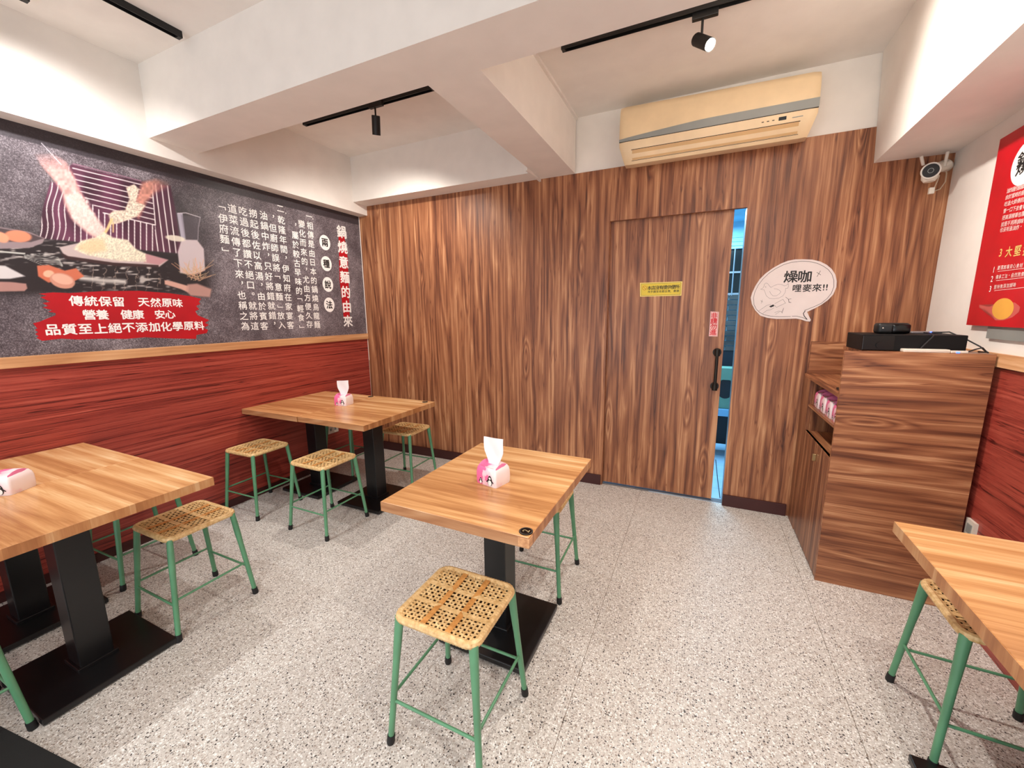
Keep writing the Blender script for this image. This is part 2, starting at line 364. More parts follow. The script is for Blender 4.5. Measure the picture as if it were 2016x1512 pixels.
# right wall (slightly out of square)
wr = MB().hexa([(wx(YF), YF, 0), (wx(YF)+0.12, YF, 0), (wx(0)+0.12, 0.12, 0), (wx(0), 0.12, 0), (wx(YF), YF, ZC), (wx(YF)+0.12, YF, ZC), (wx(0)+0.12, 0.12, ZC), (wx(0), 0.12, ZC)]).build('wall_right', M_white); tag(wr, kind='structure')
def rbox(y0, y1, z0, z1, d, name, mat, parent=None, off=0.0):
    return MB().hexa([(wx(y0)-off-d, y0, z0), (wx(y0)-off, y0, z0), (wx(y1)-off, y1, z0), (wx(y1)-off-d, y1, z0), (wx(y0)-off-d, y0, z1), (wx(y0)-off, y0, z1), (wx(y1)-off, y1, z1), (wx(y1)-off-d, y1, z1)]).build(name, mat, parent)
rbox(YF, -0.01, 0.0, 1.24, 0.006, 'wainscot_panel', M_red, wr)
t2 = rbox(YF, -0.004, 1.238, 1.297, 0.022, 'trim_2', M_trim); tag(t2, kind='structure')
# ceiling with beams
ce = MB().box((-0.12, YF, ZC), (4.8, 0.12, ZC+0.1)).build('ceiling', M_white); tag(ce, kind='structure')
ZB = 2.595
MB().box((0.0, YF, 2.504), (0.119, 0.0, ZC)).build('beam', M_white, ce)
MB().box((0.119, -1.828, ZB), (4.2, -1.552, ZC)).build('beam', M_white, ce)
MB().box((2.03, -1.552, ZB), (2.32, 0.0, ZC)).build('beam', M_white, ce)
MB().box((0.119, -0.18, ZB), (2.03, 0.0, ZC)).build('beam', M_white, ce)
xb = lambda y: 4.214 + RWS*y
MB().hexa([(xb(YF), YF, 2.388), (wx(YF), YF, 2.388), (wx(0), 0, 2.388), (xb(0), 0, 2.388), (xb(YF)-0.012, YF, ZC), (wx(YF), YF, ZC), (wx(0), 0, ZC), (xb(0)-0.026, 0, ZC)]).build('beam', M_white, ce)
cr = MB(); cr.box((2.32, -0.92, 2.985), (2.338, -0.0, ZC)); cr.box((2.32, -0.93, 2.985), (2.49, -0.912, ZC))
cr = cr.build('cable_raceway', M_white, ce)
MB().box((2.014, -0.30, 2.575), (2.03, -0.0, 2.597)).build('cable_raceway', M_white, ce)

# ------------------------------------------------------------------ text helper
_g = {}
def glyphs(s, bold=0.0):
    k = (s, bold)
    if k in _g: return _g[k]
    cu = bpy.data.curves.new('t', 'FONT'); cu.body = s; cu.size = 1.0; cu.align_x = 'CENTER'; cu.align_y = 'CENTER'; cu.offset = bold; cu.resolution_u = 2
    o = bpy.data.objects.new('t', cu); COL.objects.link(o)
    dg = bpy.context.evaluated_depsgraph_get(); dg.update()
    me = bpy.data.meshes.new_from_object(o.evaluated_get(dg))
    V = np.array([v.co[:2] for v in me.vertices]) if len(me.vertices) else np.zeros((0, 2))
    F = [tuple(p.vertices) for p in me.polygons]
    bpy.data.meshes.remove(me); bpy.data.objects.remove(o); bpy.data.curves.remove(cu)
    if len(V):
        c = (V.min(0)+V.max(0))/2
        if s in '，。.、一二「」﹁﹂・': pass
        else: V = V-c
    _g[k] = (V, F); return _g[k]
def text_mesh(items, name, mat, parent, bold=0.0):
    """items: (string, centre Vector, right Vector, up Vector, size)"""
    vs, fs = [], []
    for s, c, r, u, sz in items:
        V, F = glyphs(s)
        sh = [(0, 0)] if bold < 0.008 else [(-bold, 0), (bold, 0), (0, bold), (0, -bold)]
        nn = r.cross(u).normalized()
        for k, (dx, dy) in enumerate(sh):
            b0 = len(vs)
            for x, y in V: vs.append(tuple(c + r*((x+dx)*sz[0]) + u*((y+dy)*sz[1]) + nn*(k*0.00006)))
            fs += [tuple(i+b0 for i in f) for f in F]
    me = bpy.data.meshes.new(name); me.from_pydata(vs, [], fs); me.materials.append(mat); me.update()
    o = bpy.data.objects.new(name, me); COL.objects.link(o); o.parent = parent
    return o
EX, EY, EZ = Vector((1, 0, 0)), Vector((0, 1, 0)), Vector((0, 0, 1))

# ------------------------------------------------------------------ mural on the left wall
MX = 0.0035
def mural():
    root = empty('wall_mural', (0, -2.0, 1.3)); root.location = (0, 0, 0)
    tag(root, 'grey stone-look mural with dough-kneading picture and white Chinese text on the left wall', 'mural')
    m, nt, b = new_mat('mural_print'); L = nt.links.new
    tc = N(nt, 'ShaderNodeTexCoord')
    n1 = N(nt, 'ShaderNodeTexNoise', inp={'Scale': 3.0, 'Detail': 8.0, 'Roughness': 0.7}); L(tc.outputs['Object'], n1.inputs['Vector'])
    n2 = N(nt, 'ShaderNodeTexNoise', inp={'Scale': 170.0, 'Detail': 4.0, 'Roughness': 0.75}); L(tc.outputs['Object'], n2.inputs['Vector'])
    mm = N(nt, 'ShaderNodeMath', operation='MULTIPLY_ADD', inp={1: 0.75}); L(n2.outputs['Fac'], mm.inputs[0]); 
    m2 = N(nt, 'ShaderNodeMath', operation='MULTIPLY', inp={1: 0.45}); L(n1.outputs['Fac'], m2.inputs[0]); L(m2.outputs[0], mm.inputs[2])
    r = ramp(nt, [(0.42, (44, 38, 43)), (0.54, (78, 70, 76)), (0.62, (108, 99, 105)), (0.74, (168, 160, 166))]); L(mm.outputs[0], r.inputs[0])
    at = N(nt, 'ShaderNodeAttribute', attribute_name='print')
    mx = N(nt, 'ShaderNodeMix', data_type='RGBA'); L(at.outputs['Alpha'], mx.inputs['Factor']); L(r.outputs[0], mx.inputs['A']); L(at.outputs['Color'], mx.inputs['B'])
    L(mx.outputs['Result'], b.inputs['Base Color']); b.inputs['Roughness'].default_value = 0.42
    # picture painted on a fine grid (print colour only)
    y0, y1, z0, z1 = -3.3, -0.004, 1.297, 2.504
    ys = np.concatenate([np.linspace(y0, -2.62, 30, endpoint=False), np.linspace(-2.62, -1.42, 400, endpoint=False), np.linspace(-1.42, y1, 12)])
    zs = np.linspace(z0, z1, 330)
    Yg, Zg = np.meshgrid(ys, zs)
    P = np.stack([np.full(Yg.size, 0.0), Yg.ravel(), Zg.ravel()], 1)
    D = P - np.array(CAM); f_, r_, u_ = np.array(fwd), np.array(RI), np.array(UP)
    c = D@f_; U = 1008+FPX*(D@r_)/c; V = 756-FPX*(D@u_)/c
    X = U*3.149; Yp = (V-220)*3.149     # coordinates of the studied crop
    rgb = np.zeros((len(X), 3)); al = np.zeros(len(X))
    def hsh(a, b2, s=1.0):
        return np.mod(np.sin(np.floor(a*s)*12.9898+np.floor(b2*s)*78.233)*43758.5453, 1.0)
    def vn(a, b2):
        i, j = np.floor(a), np.floor(b2); fa, fb = a-i, b2-j; fa = fa*fa*(3-2*fa); fb = fb*fb*(3-2*fb)
        h = lambda p, q: np.mod(np.sin(p*12.9898+q*78.233)*43758.5453, 1.0)
        return (h(i, j)*(1-fa)+h(i+1, j)*fa)*(1-fb)+(h(i, j+1)*(1-fa)+h(i+1, j+1)*fa)*fb
    def sdf(poly):
        d = np.full(len(X), 1e9); ins = np.zeros(len(X), bool); n = len(poly)
        for i in range(n):
            ax, ay = poly[i]; bx, by = poly[(i+1) % n]
            ex, ey = bx-ax, by-ay; px, py = X-ax, Yp-ay
            t = np.clip((px*ex+py*ey)/(ex*ex+ey*ey+1e-9), 0, 1)
            d = np.minimum(d, np.hypot(px-ex*t, py-ey*t))
            if ay != by:
                cnd = ((ay > Yp) != (by > Yp)) & (X < (bx-ax)*(Yp-ay)/(by-ay)+ax); ins ^= cnd
        return np.where(ins, -d, d)
    def paint(mask, col):
        nonlocal rgb, al
        col = np.array(col, float)
        if col.ndim == 1: col = np.tile(col, (len(X), 1))
        a = np.clip(mask, 0, 1)
        na = a + al*(1-a)
        rgb = np.where(na[:, None] > 1e-6, (col*a[:, None] + rgb*(al*(1-a))[:, None])/np.maximum(na, 1e-6)[:, None], rgb); al = na
    def soft(d, w=6.0): return np.clip(0.5-d/w, 0, 1)
    def shape(poly, col, w=6.0, o=1.0): paint(soft(sdf(poly), w)*o, col)
    def ell(cx, cy, rx, ry, col, w=6.0, o=1.0, ang=0.0):
        ca, sa = math.cos(ang), math.sin(ang); dx, dy = X-cx, Yp-cy
        q = np.hypot((dx*ca+dy*sa)/rx, (-dx*sa+dy*ca)/ry); paint(soft((q-1)*min(rx, ry), w)*o, col)
    fadeT = np.clip((Yp-255)/130, 0, 1); fadeR = np.clip((1075-X)/150, 0, 1)
    def line(pts, wd, col, w=3.0, o=1.0):
        d = np.full(len(X), 1e9)
        for (ax, ay), (bx, by) in zip(pts[:-1], pts[1:]):
            ex, ey = bx-ax, by-ay; t = np.clip(((X-ax)*ex+(Yp-ay)*ey)/(ex*ex+ey*ey), 0, 1); d = np.minimum(d, np.hypot(X-ax-ex*t, Yp-ay-ey*t))
        paint(soft(d-wd, w)*o, col)
    nz1 = vn(X/14, Yp/14); nz2 = vn(X/40+9, Yp/9+3); nz3 = vn(X/6, Yp/6)
    # dark halo and table
    shape([(-300, 700), (240, 690), (340, 480), (1130, 470), (1250, 640), (1330, 1000), (1300, 1120), (-300, 1150)], (46, 42, 46), 160, 0.85)
    shape([(-300, 780), (400, 790), (1180, 880), (1290, 960), (1290, 1140), (-300, 1130)], (36, 31, 35), 50, 0.95)
    # flour streaks over the dark table
    m_ = soft(sdf([(0, 800), (420, 800), (1000, 930), (1080, 1110), (430, 1110), (330, 930), (0, 930)]), 60)
    paint(m_*np.clip((nz2-0.62)*4, 0, 1)*0.8, (214, 206, 200))
    fx = np.abs(np.mod(X*0.9+Yp*0.12+nz1*22, 62)-31)
    paint(soft(sdf([(470, 960), (960, 960), (1050, 1110), (560, 1110)]), 30)*soft(fx-1.5, 3)*0.7, (200, 176, 160))
    line([(500, 1030), (620, 1045), (770, 1055)], 14, (220, 214, 208), 20, 0.8)
    # apron
    ap = [(440, 325), (700, 395), (870, 430), (1055, 460), (1085, 600), (1125, 880), (900, 860), (420, 800), (242, 785), (262, 600), (312, 435), (345, 440)]
    da = sdf(ap); ma = soft(da, 8)
    base = np.array((84, 46, 66))*(0.65+0.7*vn(X/60, Yp/160))[:, None]
    paint(ma, base)
    bib = sdf([(440, 325), (870, 430), (940, 500), (962, 705), (640, 630), (480, 500)])
    st1 = np.abs(np.mod(Yp-0.24*X+5, 33)-16.5); mh = soft(st1-2.6, 3)*soft(bib, 3)*ma
    wv = np.where(X < 430, 10*np.sin(Yp/42.0), 0)+np.where(X > 960, (Yp-600)*-0.13, 0)
    st2 = np.abs(np.mod(X+wv+(Yp-800)*np.where(X < 430, 0.10, 0.0), 37)-18.5); mv = soft(st2-3.2, 3)*(1-soft(bib, 3))*ma
    paint(np.maximum(mh, mv), (232, 222, 222))
    line([(640, 628), (962, 703), (945, 500)], 3, (232, 222, 222)); line([(450, 322), (870, 428)], 3, (150, 110, 130))
    # arms
    sk = np.array((224, 168, 162))*(0.86+0.28*nz1)[:, None]
    shape([(215, 262), (300, 245), (405, 310), (455, 395), (500, 500), (565, 610), (650, 740), (600, 790), (540, 750), (440, 660), (398, 570), (385, 500), (325, 410), (255, 330)], sk, 22, fadeT)
    shape([(400, 520), (480, 500), (560, 610), (655, 730), (640, 790), (560, 760), (455, 680)], np.array((240, 214, 206))*(0.9+0.16*nz3)[:, None], 20, 0.8)
    paint(soft(sdf([(395, 480), (520, 500), (640, 720), (560, 750), (430, 650)]), 10)*np.clip((nz1-0.5)*2, 0, 1)*0.6, (248, 234, 226))
    shape([(1060, 440), (960, 420), (880, 440), (850, 520), (830, 560), (780, 600), (860, 660), (905, 560), (960, 500), (1050, 470)], np.array((190, 132, 118))*(0.85+0.3*nz1)[:, None], 26, fadeR)
    shape([(780, 470), (830, 450), (860, 480), (840, 560), (900, 580), (850, 650), (740, 690), (690, 700), (670, 640), (700, 615), (775, 610), (800, 540)], np.array((236, 216, 196))*(0.72+0.4*nz3)[:, None], 8)
    line([(690, 670), (668, 720), (650, 750)], 9, (228, 194, 140), 8); line([(700, 690), (700, 745)], 4, (228, 194, 140), 6)
    # board, flour, dough
    shape([(365, 840), (480, 815), (900, 880), (1040, 920), (985, 962), (700, 945), (400, 898)], (196, 178, 176), 8)
    shape([(372, 870), (420, 895), (700, 935), (980, 950), (985, 965), (700, 955), (400, 912)], (60, 40, 42), 6)
    shape([(900, 880), (1040, 918), (985, 950), (890, 935)], (186, 130, 136), 8, 0.8)
    shape([(450, 850), (500, 800), (590, 780), (640, 745), (700, 780), (790, 795), (840, 850), (900, 880), (905, 930), (740, 925), (540, 890)], np.array((238, 226, 202))*(0.82+0.28*nz3)[:, None], 10)
    shape([(480, 830), (560, 790), (640, 790), (660, 860), (560, 880), (490, 860)], (226, 196, 150), 26, 0.7)
    # bowl and eggs
    shape([(-260, 720), (0, 715), (180, 745), (276, 785), (262, 815), (180, 845), (0, 850), (-260, 850)], (150, 132, 136), 5)
    shape([(-260, 725), (0, 722), (170, 750), (268, 786), (190, 808), (0, 806), (-260, 800)], (78, 66, 70), 5)
    ell(110, 772, 84, 36, (226, 140, 108), 8, 1, 0.1); ell(5, 778, 52, 30, (238, 160, 126), 8, 1, 0.4)
    # whisk
    for k in range(6):
        line([(150, 890+k*3), (260, 880+k*14), (360, 905+k*8), (385, 950+k*2)], 1.5, (196, 196, 190), 3, 0.8)
    line([(-200, 850), (150, 880)], 5, (190, 190, 184), 4)
    # flour cup, wooden handle at the left
    shape([(-260, 940), (30, 955), (155, 1020), (60, 1036), (-260, 1036)], (212, 206, 206), 8)
    shape([(-260, 1050), (60, 1055), (160, 1066), (168, 1095), (150, 1112), (-260, 1120)], (176, 132, 124), 6)
    # egg shells
    shape([(228, 955), (300, 950), (400, 985), (470, 970), (520, 1020), (440, 1060), (330, 1050), (300, 1060), (235, 1020)], (204, 112, 84), 6)
    ell(300, 1005, 34, 22, (238, 190, 160), 6, 0.9)
    ell(385, 1048, 80, 46, (206, 146, 126), 5, 1, 0.25); ell(385, 1038, 66, 30, (232, 176, 154), 5, 1, 0.25)
    # jug
    shape([(1095, 628), (1130, 630), (1150, 790), (1122, 795)], (186, 180, 196), 5, 0.85)
    line([(1100, 630), (1150, 627), (1240, 655)], 2.5, (206, 198, 204), 3, 0.9); line([(1240, 655), (1228, 720), (1225, 795)], 3, (150, 142, 150), 4, 0.9)
    shape([(1120, 640), (1235, 655), (1222, 795), (1145, 790)], (96, 88, 98), 10, 0.45)
    shape([(1125, 792), (1220, 795), (1262, 850), (1270, 985), (1200, 1010), (1115, 1000), (1100, 870)], (200, 186, 190), 8, 0.95)
    ell(1085, 785, 62, 18, (226, 218, 200), 5, 0.9, 0.15)
    # wheat
    rs = np.random.RandomState(4)
    for k in range(46):
        a = rs.uniform(-2.9, -0.3); l = rs.uniform(50, 130); cx, cy = 1190+rs.uniform(-40, 60), 1010+rs.uniform(-20, 40)
        line([(cx, cy), (cx+l*math.cos(a), cy+l*0.7*math.sin(a))], 1.6, (200+rs.randint(-20, 20), 160, 128), 3, 0.9)
    # rolling pin
    shape([(1018, 1045), (1060, 1050), (1170, 1082), (1165, 1120), (1120, 1100), (1020, 1070)], (206, 160, 146), 6)
    shape([(1160, 1070), (1220, 1065), (1310, 1100), (1300, 1150), (1180, 1140), (1150, 1110)], (190, 146, 136), 12, 0.9)
    # dark border strip along the top (print, in mural space: above the picture edge)
    edge = 0.34*0
    bt = np.clip((Zg.ravel()-2.418)/0.004, 0, 1); paint(bt*0.9, (50, 44, 50))
    # thin scratches
    line([(255, 195), (380, 330)], 2.0, (230, 224, 232), 3, 0.8)
    nY, nZ = len(ys), len(zs)
    vs = np.stack([np.full(Yg.size, MX), Yg.ravel(), Zg.ravel()], 1)
    idx = np.arange(nY*nZ).reshape(nZ, nY)
    q = np.stack([idx[:-1, :-1], idx[:-1, 1:], idx[1:, 1:], idx[1:, :-1]], -1).reshape(-1, 4)
    me = bpy.data.meshes.new('printed_panel'); me.from_pydata(vs.tolist(), [], q.tolist())
    ca = me.color_attributes.new('print', 'FLOAT_COLOR', 'POINT')
    c8 = rgb/255.0; lc = np.where(c8 <= 0.04045, c8/12.92, ((np.clip(c8, 0, 1)+0.055)/1.055)**2.4)
    ca.data.foreach_set('color', np.concatenate([np.clip(lc, 0, 1), al[:, None]], 1).astype(np.float32).ravel())
    me.materials.append(m); me.update()
    o = bpy.data.objects.new('printed_panel', me); COL.objects.link(o); o.parent = root
    MB().box((0.0002, y0, z0), (MX-0.0005, y1, z1)).build('backing_sheet', M_ink, root)
    # red brush banner
    C = lambda px, py, x=MX+0.0006: at_x(px/3.149, 220+py/3.149, x)
    top = [(240, 1128), (330, 1120), (430, 1124), (640, 1112), (860, 1110), (1050, 1125), (1180, 1143), (1248, 1160)]
    right = [(1232, 1178), (1242, 1192), (1215, 1205), (1236, 1224), (1210, 1236), (1226, 1262), (1298, 1292), (1270, 1308), (1296, 1322), (1262, 1340), (1290, 1352), (1282, 1372), (1218, 1384), (1216, 1408)]
    bot = [(1050, 1405), (900, 1398), (780, 1408), (640, 1406), (480, 1412), (380, 1406), (262, 1420)]
    left = [(225, 1402), (240, 1392), (218, 1378), (238, 1366), (215, 1352), (232, 1344), (204, 1312), (250, 1300), (282, 1286), (345, 1262), (345, 1248), (298, 1240), (325, 1230), (262, 1214), (300, 1204), (262, 1186), (312, 1178), (250, 1150), (290, 1140)]
    pl_ = [C(*p) for p in (top+right+bot+left)]
    from mathutils.geometry import tessellate_polygon
    tess = tessellate_polygon([[Vector((p.y, p.z, 0)) for p in pl_]])
    me2 = bpy.data.meshes.new('red_brush_banner'); me2.from_pydata([tuple(p) for p in pl_], [], [tuple(t) for t in tess]); me2.materials.append(M_banner)
    ob2 = bpy.data.objects.new('red_brush_banner', me2); COL.objects.link(ob2); ob2.parent = root
    def row(s, p0, p1, sz, nm='banner_lettering'):
        n = len(s); it = []
        A, B = C(*p0, MX+0.0012), C(*p1, MX+0.0012)
        for i, ch in enumerate(s):
            if ch == ' ': continue
            it.append((ch, A.lerp(B, i/(n-1)), EY, EZ, (sz, sz)))
        return it
    it = row('傳統保留 天然原味', (472, 1172), (1102, 1186), 0.062)
    o = text_mesh(it, 'banner_lettering', M_inkw, root, 0.024); o['kind'] = 'stuff'
    it = row('營養 健康 安心', (553, 1258), (1055, 1256), 0.062)
    o = text_mesh(it, 'banner_lettering', M_inkw, root, 0.024); o['kind'] = 'stuff'
    it = row('品質至上絕不添加化學原料', (327, 1352), (1235, 1326), 0.066)
    o = text_mesh(it, 'banner_lettering', M_inkw, root, 0.024); o['kind'] = 'stuff'
    # vertical text
    K = lambda px, py, x=MX+0.0012: at_x(400+px/4.7235, 360+py/4.7235, x)
    def colm(s, p0, p1, sz):
        A, B = K(*p0), K(*p1); n = len(s); out = []
        for i, ch in enumerate(s):
            c0 = A.lerp(B, i/(n-1)) if n > 1 else A
            g = ch; off = Vector((0, 0, 0))
            if ch == '「': g = '﹁'
            if ch == '」': g = '﹂'
            V, F = glyphs(g)
            if len(V):
                # centre everything except small punctuation, which sits top-right of its cell
                cc = (V.min(0)+V.max(0))/2
                if ch in '，。': off = EY*(0.2*sz)+EZ*(0.2*sz)
                cen = c0 + off - EY*(cc[0]*sz) - EZ*(cc[1]*sz)
            else: cen = c0
            out.append((g, cen, EY, EZ, (sz, sz)))
        return out
    A7 = colm('鍋燒意麵的由來', (1287, 455), (1347, 1285), 0.125)
    bm = MB(); pts = [(1258, 490), (1312, 490), (1345, 700), (1352, 900), (1362, 1245), (1306, 1245), (1268, 900)]
    bm.bm.faces.new([bm.bm.verts.new(K(px, py, MX+0.0006)) for px, py in pts]); bm.build('title_brush_stroke', M_banner, root, tri=True)
    for q in A7: text_mesh([q], 'title_character', M_inkw, root, 0.026)
    for ch, p in zip('兩種說法', ((1132, 556), (1146, 752), (1160, 945), (1173, 1134))):
        c0 = K(*p, MX+0.0006); circ = MB()
        circ.bm.faces.new([circ.bm.verts.new(c0+EY*(0.062*math.cos(t*PI/16))+EZ*(0.070*math.sin(t*PI/16))) for t in range(32)])
        ci = circ.build('white_circle', M_inkw, root)
        text_mesh([(ch, K(*p), EY, EZ, (0.078, 0.082))], 'character', M_ink, ci, 0.026)
    s1 = 0.070
    cols = []
    tx = colm('相傳是由日本的鍋燒烏龍麵', (992, 397), (1060, 1318), s1)
    tx += colm('一', (985, 312), (985, 312), s1) + colm('.', (1020, 335), (1020, 335), s1)
    cols.append(tx); tx = colm('變化而來的，尤由方便久存', (915, 382), (990, 1315), s1)
    cols.append(tx); tx = colm('，屬於較古早味的「輕食」', (848, 400), (917, 1335), s1)
    cols.append(tx); tx = colm('乾隆年間，伊知府在家宴客', (727, 345), (812, 1322), s1) + colm('二', (718, 240), (718, 240), s1) + colm('.', (768, 282), (768, 282), s1)
    cols.append(tx); tx = colm('，但廚師誤將「意麵」放入', (640, 325), (732, 1322), s1)
    cols.append(tx); tx = colm('油鍋中炸，只好將錯就錯，', (560, 303), (652, 1322), s1)
    cols.append(tx); tx = colm('撈起後佐以高湯，由於賓客', (464, 285), (568, 1330), s1)
    cols.append(tx); tx = colm('吃過後都讚不絕口。就將這', (370, 262), (480, 1330), s1)
    cols.append(tx); tx = colm('道菜流傳了下來，也稱之為', (270, 240), (390, 1332), s1)
    cols.append(tx); tx = colm('「伊府麵」', (178, 235), (206, 618), s1)
    cols.append(tx)
    for tx in cols:
        o = text_mesh(tx, 'text_column', M_inkw, root, 0.010); o['kind'] = 'stuff'
mural()

# ------------------------------------------------------------------ sliding door and passage
dr = MB().box((OX0, 0.040, 0.018), (3.477, 0.076, OZ+0.02), 0.001).build('door_1', M_wall); tag(dr, kind='structure')
dr.data.materials.clear(); M_door = wood('walnut_laminate_door', 2, WAL, freq=42, along=0.8, warp=0.03, ringamp=7, rough=0.42, seed=17, lines=0.17, knots=2.2, ringw=0.5); dr.data.materials.append(M_door)
h = MB(); hx = 3.437
h.cyl((hx, -0.012, 0.925), (hx, -0.012, 1.205), 0.011)
h.cyl((hx, 0.04, 1.195), (hx, -0.016, 1.195), 0.016); h.cyl((hx, 0.04, 0.935), (hx, -0.016, 0.935), 0.016)
h.cyl((hx, -0.012, 1.17), (hx, -0.012, 1.222), 0.019); h.cyl((hx, -0.012, 0.91), (hx, -0.012, 0.958), 0.019)
h.cyl((hx, 0.04, 1.195), (hx, 0.034, 1.195), 0.03); h.cyl((hx, 0.04, 0.935), (hx, 0.034, 0.935), 0.03)
h.build('pull_handle', M_iron, dr, True)
rl = MB().box((OX0, 0.03, 0.0), (OX1, 0.09, 0.006)).build('trim_3', M_steel); tag(rl, kind='structure')
# passage room
pf = MB().box((2.2, 0.12, -0.1), (4.9, 2.6, -0.006)).build('floor', M_joint); tag(pf, kind='structure')
for ix in range(3):
    for iy in range(7):
        x0 = 3.0+ix*0.42; y0 = 0.02+iy*0.30
        MB().box((x0, y0, -0.02), (x0+0.416, y0+0.296, 0.0), 0.001, 1).build('tile', M_ftile, pf)
MB().box((2.2, 0.12, -0.02), (2.998, 2.6, 0.0)).build('tile', M_ftile, pf); MB().box((4.262, 0.12, -0.02), (4.9, 2.6, 0.0)).build('tile', M_ftile, pf)
pc = MB().box((2.2, 0.12, 2.5), (4.9, 2.7, 2.6)).build('ceiling', M_cyanw); tag(pc, kind='structure')
for nm, a, b_, in (('wall_passage_left', (2.1, 0.12, 0), (2.2, 2.7, 2.6)), ('wall_passage_right', (4.9, 0.12, 0), (5.0, 2.7, 2.6))):
    o = MB().box(a, b_).build(nm, M_cyanw); tag(o, kind='structure')
PY = 2.1
def pz(v, y=PY): return at_y(1438, v, y).z
zt1, zw0, zbk0 = pz(490), pz(582), pz(690)
pw = MB().box((2.2, PY+0.02, 0), (4.9, PY+0.1, zw0)); pw.box((2.2, PY, zt1), (4.9, PY+0.1, 2.5))
pw = pw.build('wall_passage_back', M_cyanw); tag(pw, kind='structure')
for k in range(3):
    zz = zt1+0.03+k*0.045
    MB().box((2.4, PY-0.012, zz), (4.6, PY, zz+0.018), 0.003, 1).build('moulding', M_cyanw, pw)
MB().box((2.2, PY+0.004, 0.0), (4.9, PY+0.02, zbk0)).build('dark_dado', M_navy, pw)
bk = MB(); z = zbk0; rw_ = 0
while z < zw0-0.02:
    x = 3.0+(0.1 if rw_ % 2 else 0)
    while x < 4.2:
        bk.box((x, PY-0.004-0.004*random.random(), z), (x+0.192, PY+0.02, z+0.052)); x += 0.2
    z += 0.06; rw_ += 1
o = bk.build('brick_tile', M_dtile, pw); o['kind'] = 'stuff'
wn = MB().box((2.6, PY+0.05, zw0), (4.7, PY+0.07, zt1)).build('window_1', M_glossb); tag(wn, kind='structure')
fr_ = MB()
for k in range(14): fr_.cyl((2.75+k*0.145, PY+0.0, zw0), (2.75+k*0.145, PY+0.0, zt1), 0.008, n=8)
fr_.box((2.6, PY-0.005, (zw0+zt1)/2-0.01), (4.7, PY+0.012, (zw0+zt1)/2+0.01)); fr_.box((2.6, PY-0.005, zw0), (4.7, PY+0.04, zw0+0.03))
fr_.build('window_frame', M_steel, wn)
# things seen through the gap: a green box on a blue crate
gx, gy = 3.58, 1.15
def pz2(v): return at_y(1430, v, gy).z
gb = empty('storage_box', (gx, gy, 0)); tag(gb, 'sage green storage box with dark oval opening behind the door gap', 'box')
g = MB(); za, zb_ = pz2(805), pz2(726)
g.box((-0.2, 0, za), (0.2, 0.22, zb_-0.0), 0.006); g.build('body', M_teal, gb)
g = MB(); g.hexa([(-0.21, -0.02, zb_-0.11), (0.05, -0.02, zb_-0.11), (0.05, 0.02, zb_-0.11), (-0.21, 0.02, zb_-0.11), (-0.21, -0.012, zb_+0.005), (0.09, -0.012, zb_+0.005), (0.09, 0.02, zb_+0.005), (-0.21, 0.02, zb_+0.005)]); g.build('flap', M_teal, gb)
g = MB(); c0 = (za+zb_)/2-0.0; g.bm.faces.new([g.bm.verts.new((0.0+0.075*math.cos(t*PI/12), -0.0015, c0+0.10*math.sin(t*PI/12))) for t in range(24)]); g.build('oval_opening', M_navy, gb)
cr = empty('plastic_crate', (gx, gy, 0)); tag(cr, 'light blue plastic crate carrying the green box behind the door', 'crate')
g = MB(); g.box((-0.25, -0.03, za-0.075), (0.25, 0.3, za-0.001), 0.006); g.build('tray', M_blueplast, cr)
g = MB(); g.box((-0.24, 0.0, 0.0), (-0.2, 0.28, za-0.075)); g.box((0.2, 0.0, 0.0), (0.24, 0.28, za-0.075)); g.box((-0.24, 0.24, 0.08), (0.24, 0.28, za-0.1)); g.build('stand', M_navy, cr)
wire = MB().tube([at_z(1409, 905, 0.004), at_z(1413, 945, 0.004), at_z(1417.5, 980, 0.004)], 0.003, 6).build('cable', M_rubber)
tag(wire, 'thin black cable lying on the pale tiles behind the sliding door', 'cable')

# ------------------------------------------------------------------ tables
TA, TB, TH, TT = 0.645, 0.81, 0.764, 0.040
def make_table(a=TA):
    r = empty('dining_table'); ha, hb = a/2, TB/2
    MB().box((-ha+0.0012, -hb+0.0012, TH-TT+0.001), (ha-0.0012, hb-0.0012, TH), 0.0015, 1).build('tabletop', M_top, r)
    for q0, q1, mt in (((-ha, -hb, TH-TT), (-ha+0.0012, hb, TH-0.0012), M_edge), ((ha-0.0012, -hb, TH-TT), (ha, hb, TH-0.0012), M_edge),
                       ((-ha, -hb, TH-TT), (ha, -hb+0.0012, TH-0.0012), M_edgx), ((-ha, hb-0.0012, TH-TT), (ha, hb, TH-0.0012), M_edgx)):
        MB().box(q0, q1).build('edge_band', mt, r)
    MB().box((-0.2, -0.2, TH-TT-0.012), (0.2, 0.2, TH-TT), 0.002, 1).build('mounting_plate', M_black, r)
    p = MB().box((-0.055, -0.055, 0.03), (0.055, 0.055, TH-TT-0.012), 0.004, 2); p.build('pole', M_black, r)
    MB().box((-0.066, -0.066, 0.03), (0.066, 0.066, 0.048), 0.003, 2).build('pole_collar', M_black, r)
    b = MB(); b.box((-0.215, -0.215, 0.006), (0.215, 0.215, 0.032), 0.004, 2); b.build('base_plate', M_black, r)
    for sx in (-1, 1):
        for sy in (-1, 1):
            MB().cyl((sx*0.185, sy*0.185, 0.0), (sx*0.185, sy*0.185, 0.008), 0.018).build('foot_pad', M_rubber, r)
    return r
t0 = make_table()
def place_table(src, x, y, rz, label, grp):
    o = src if not src.get('label') else copy_tree(src)
    o.location = (x, y, 0); o.rotation_euler.z = rz; o['label'] = label; o['category'] = 'table'; o['group'] = grp
    return o
G1 = 'square pedestal dining tables'
T1 = place_table(t0, 2.519, -1.825, -0.012, 'freestanding wooden pedestal table in the middle with black number disc at its near corner', G1)
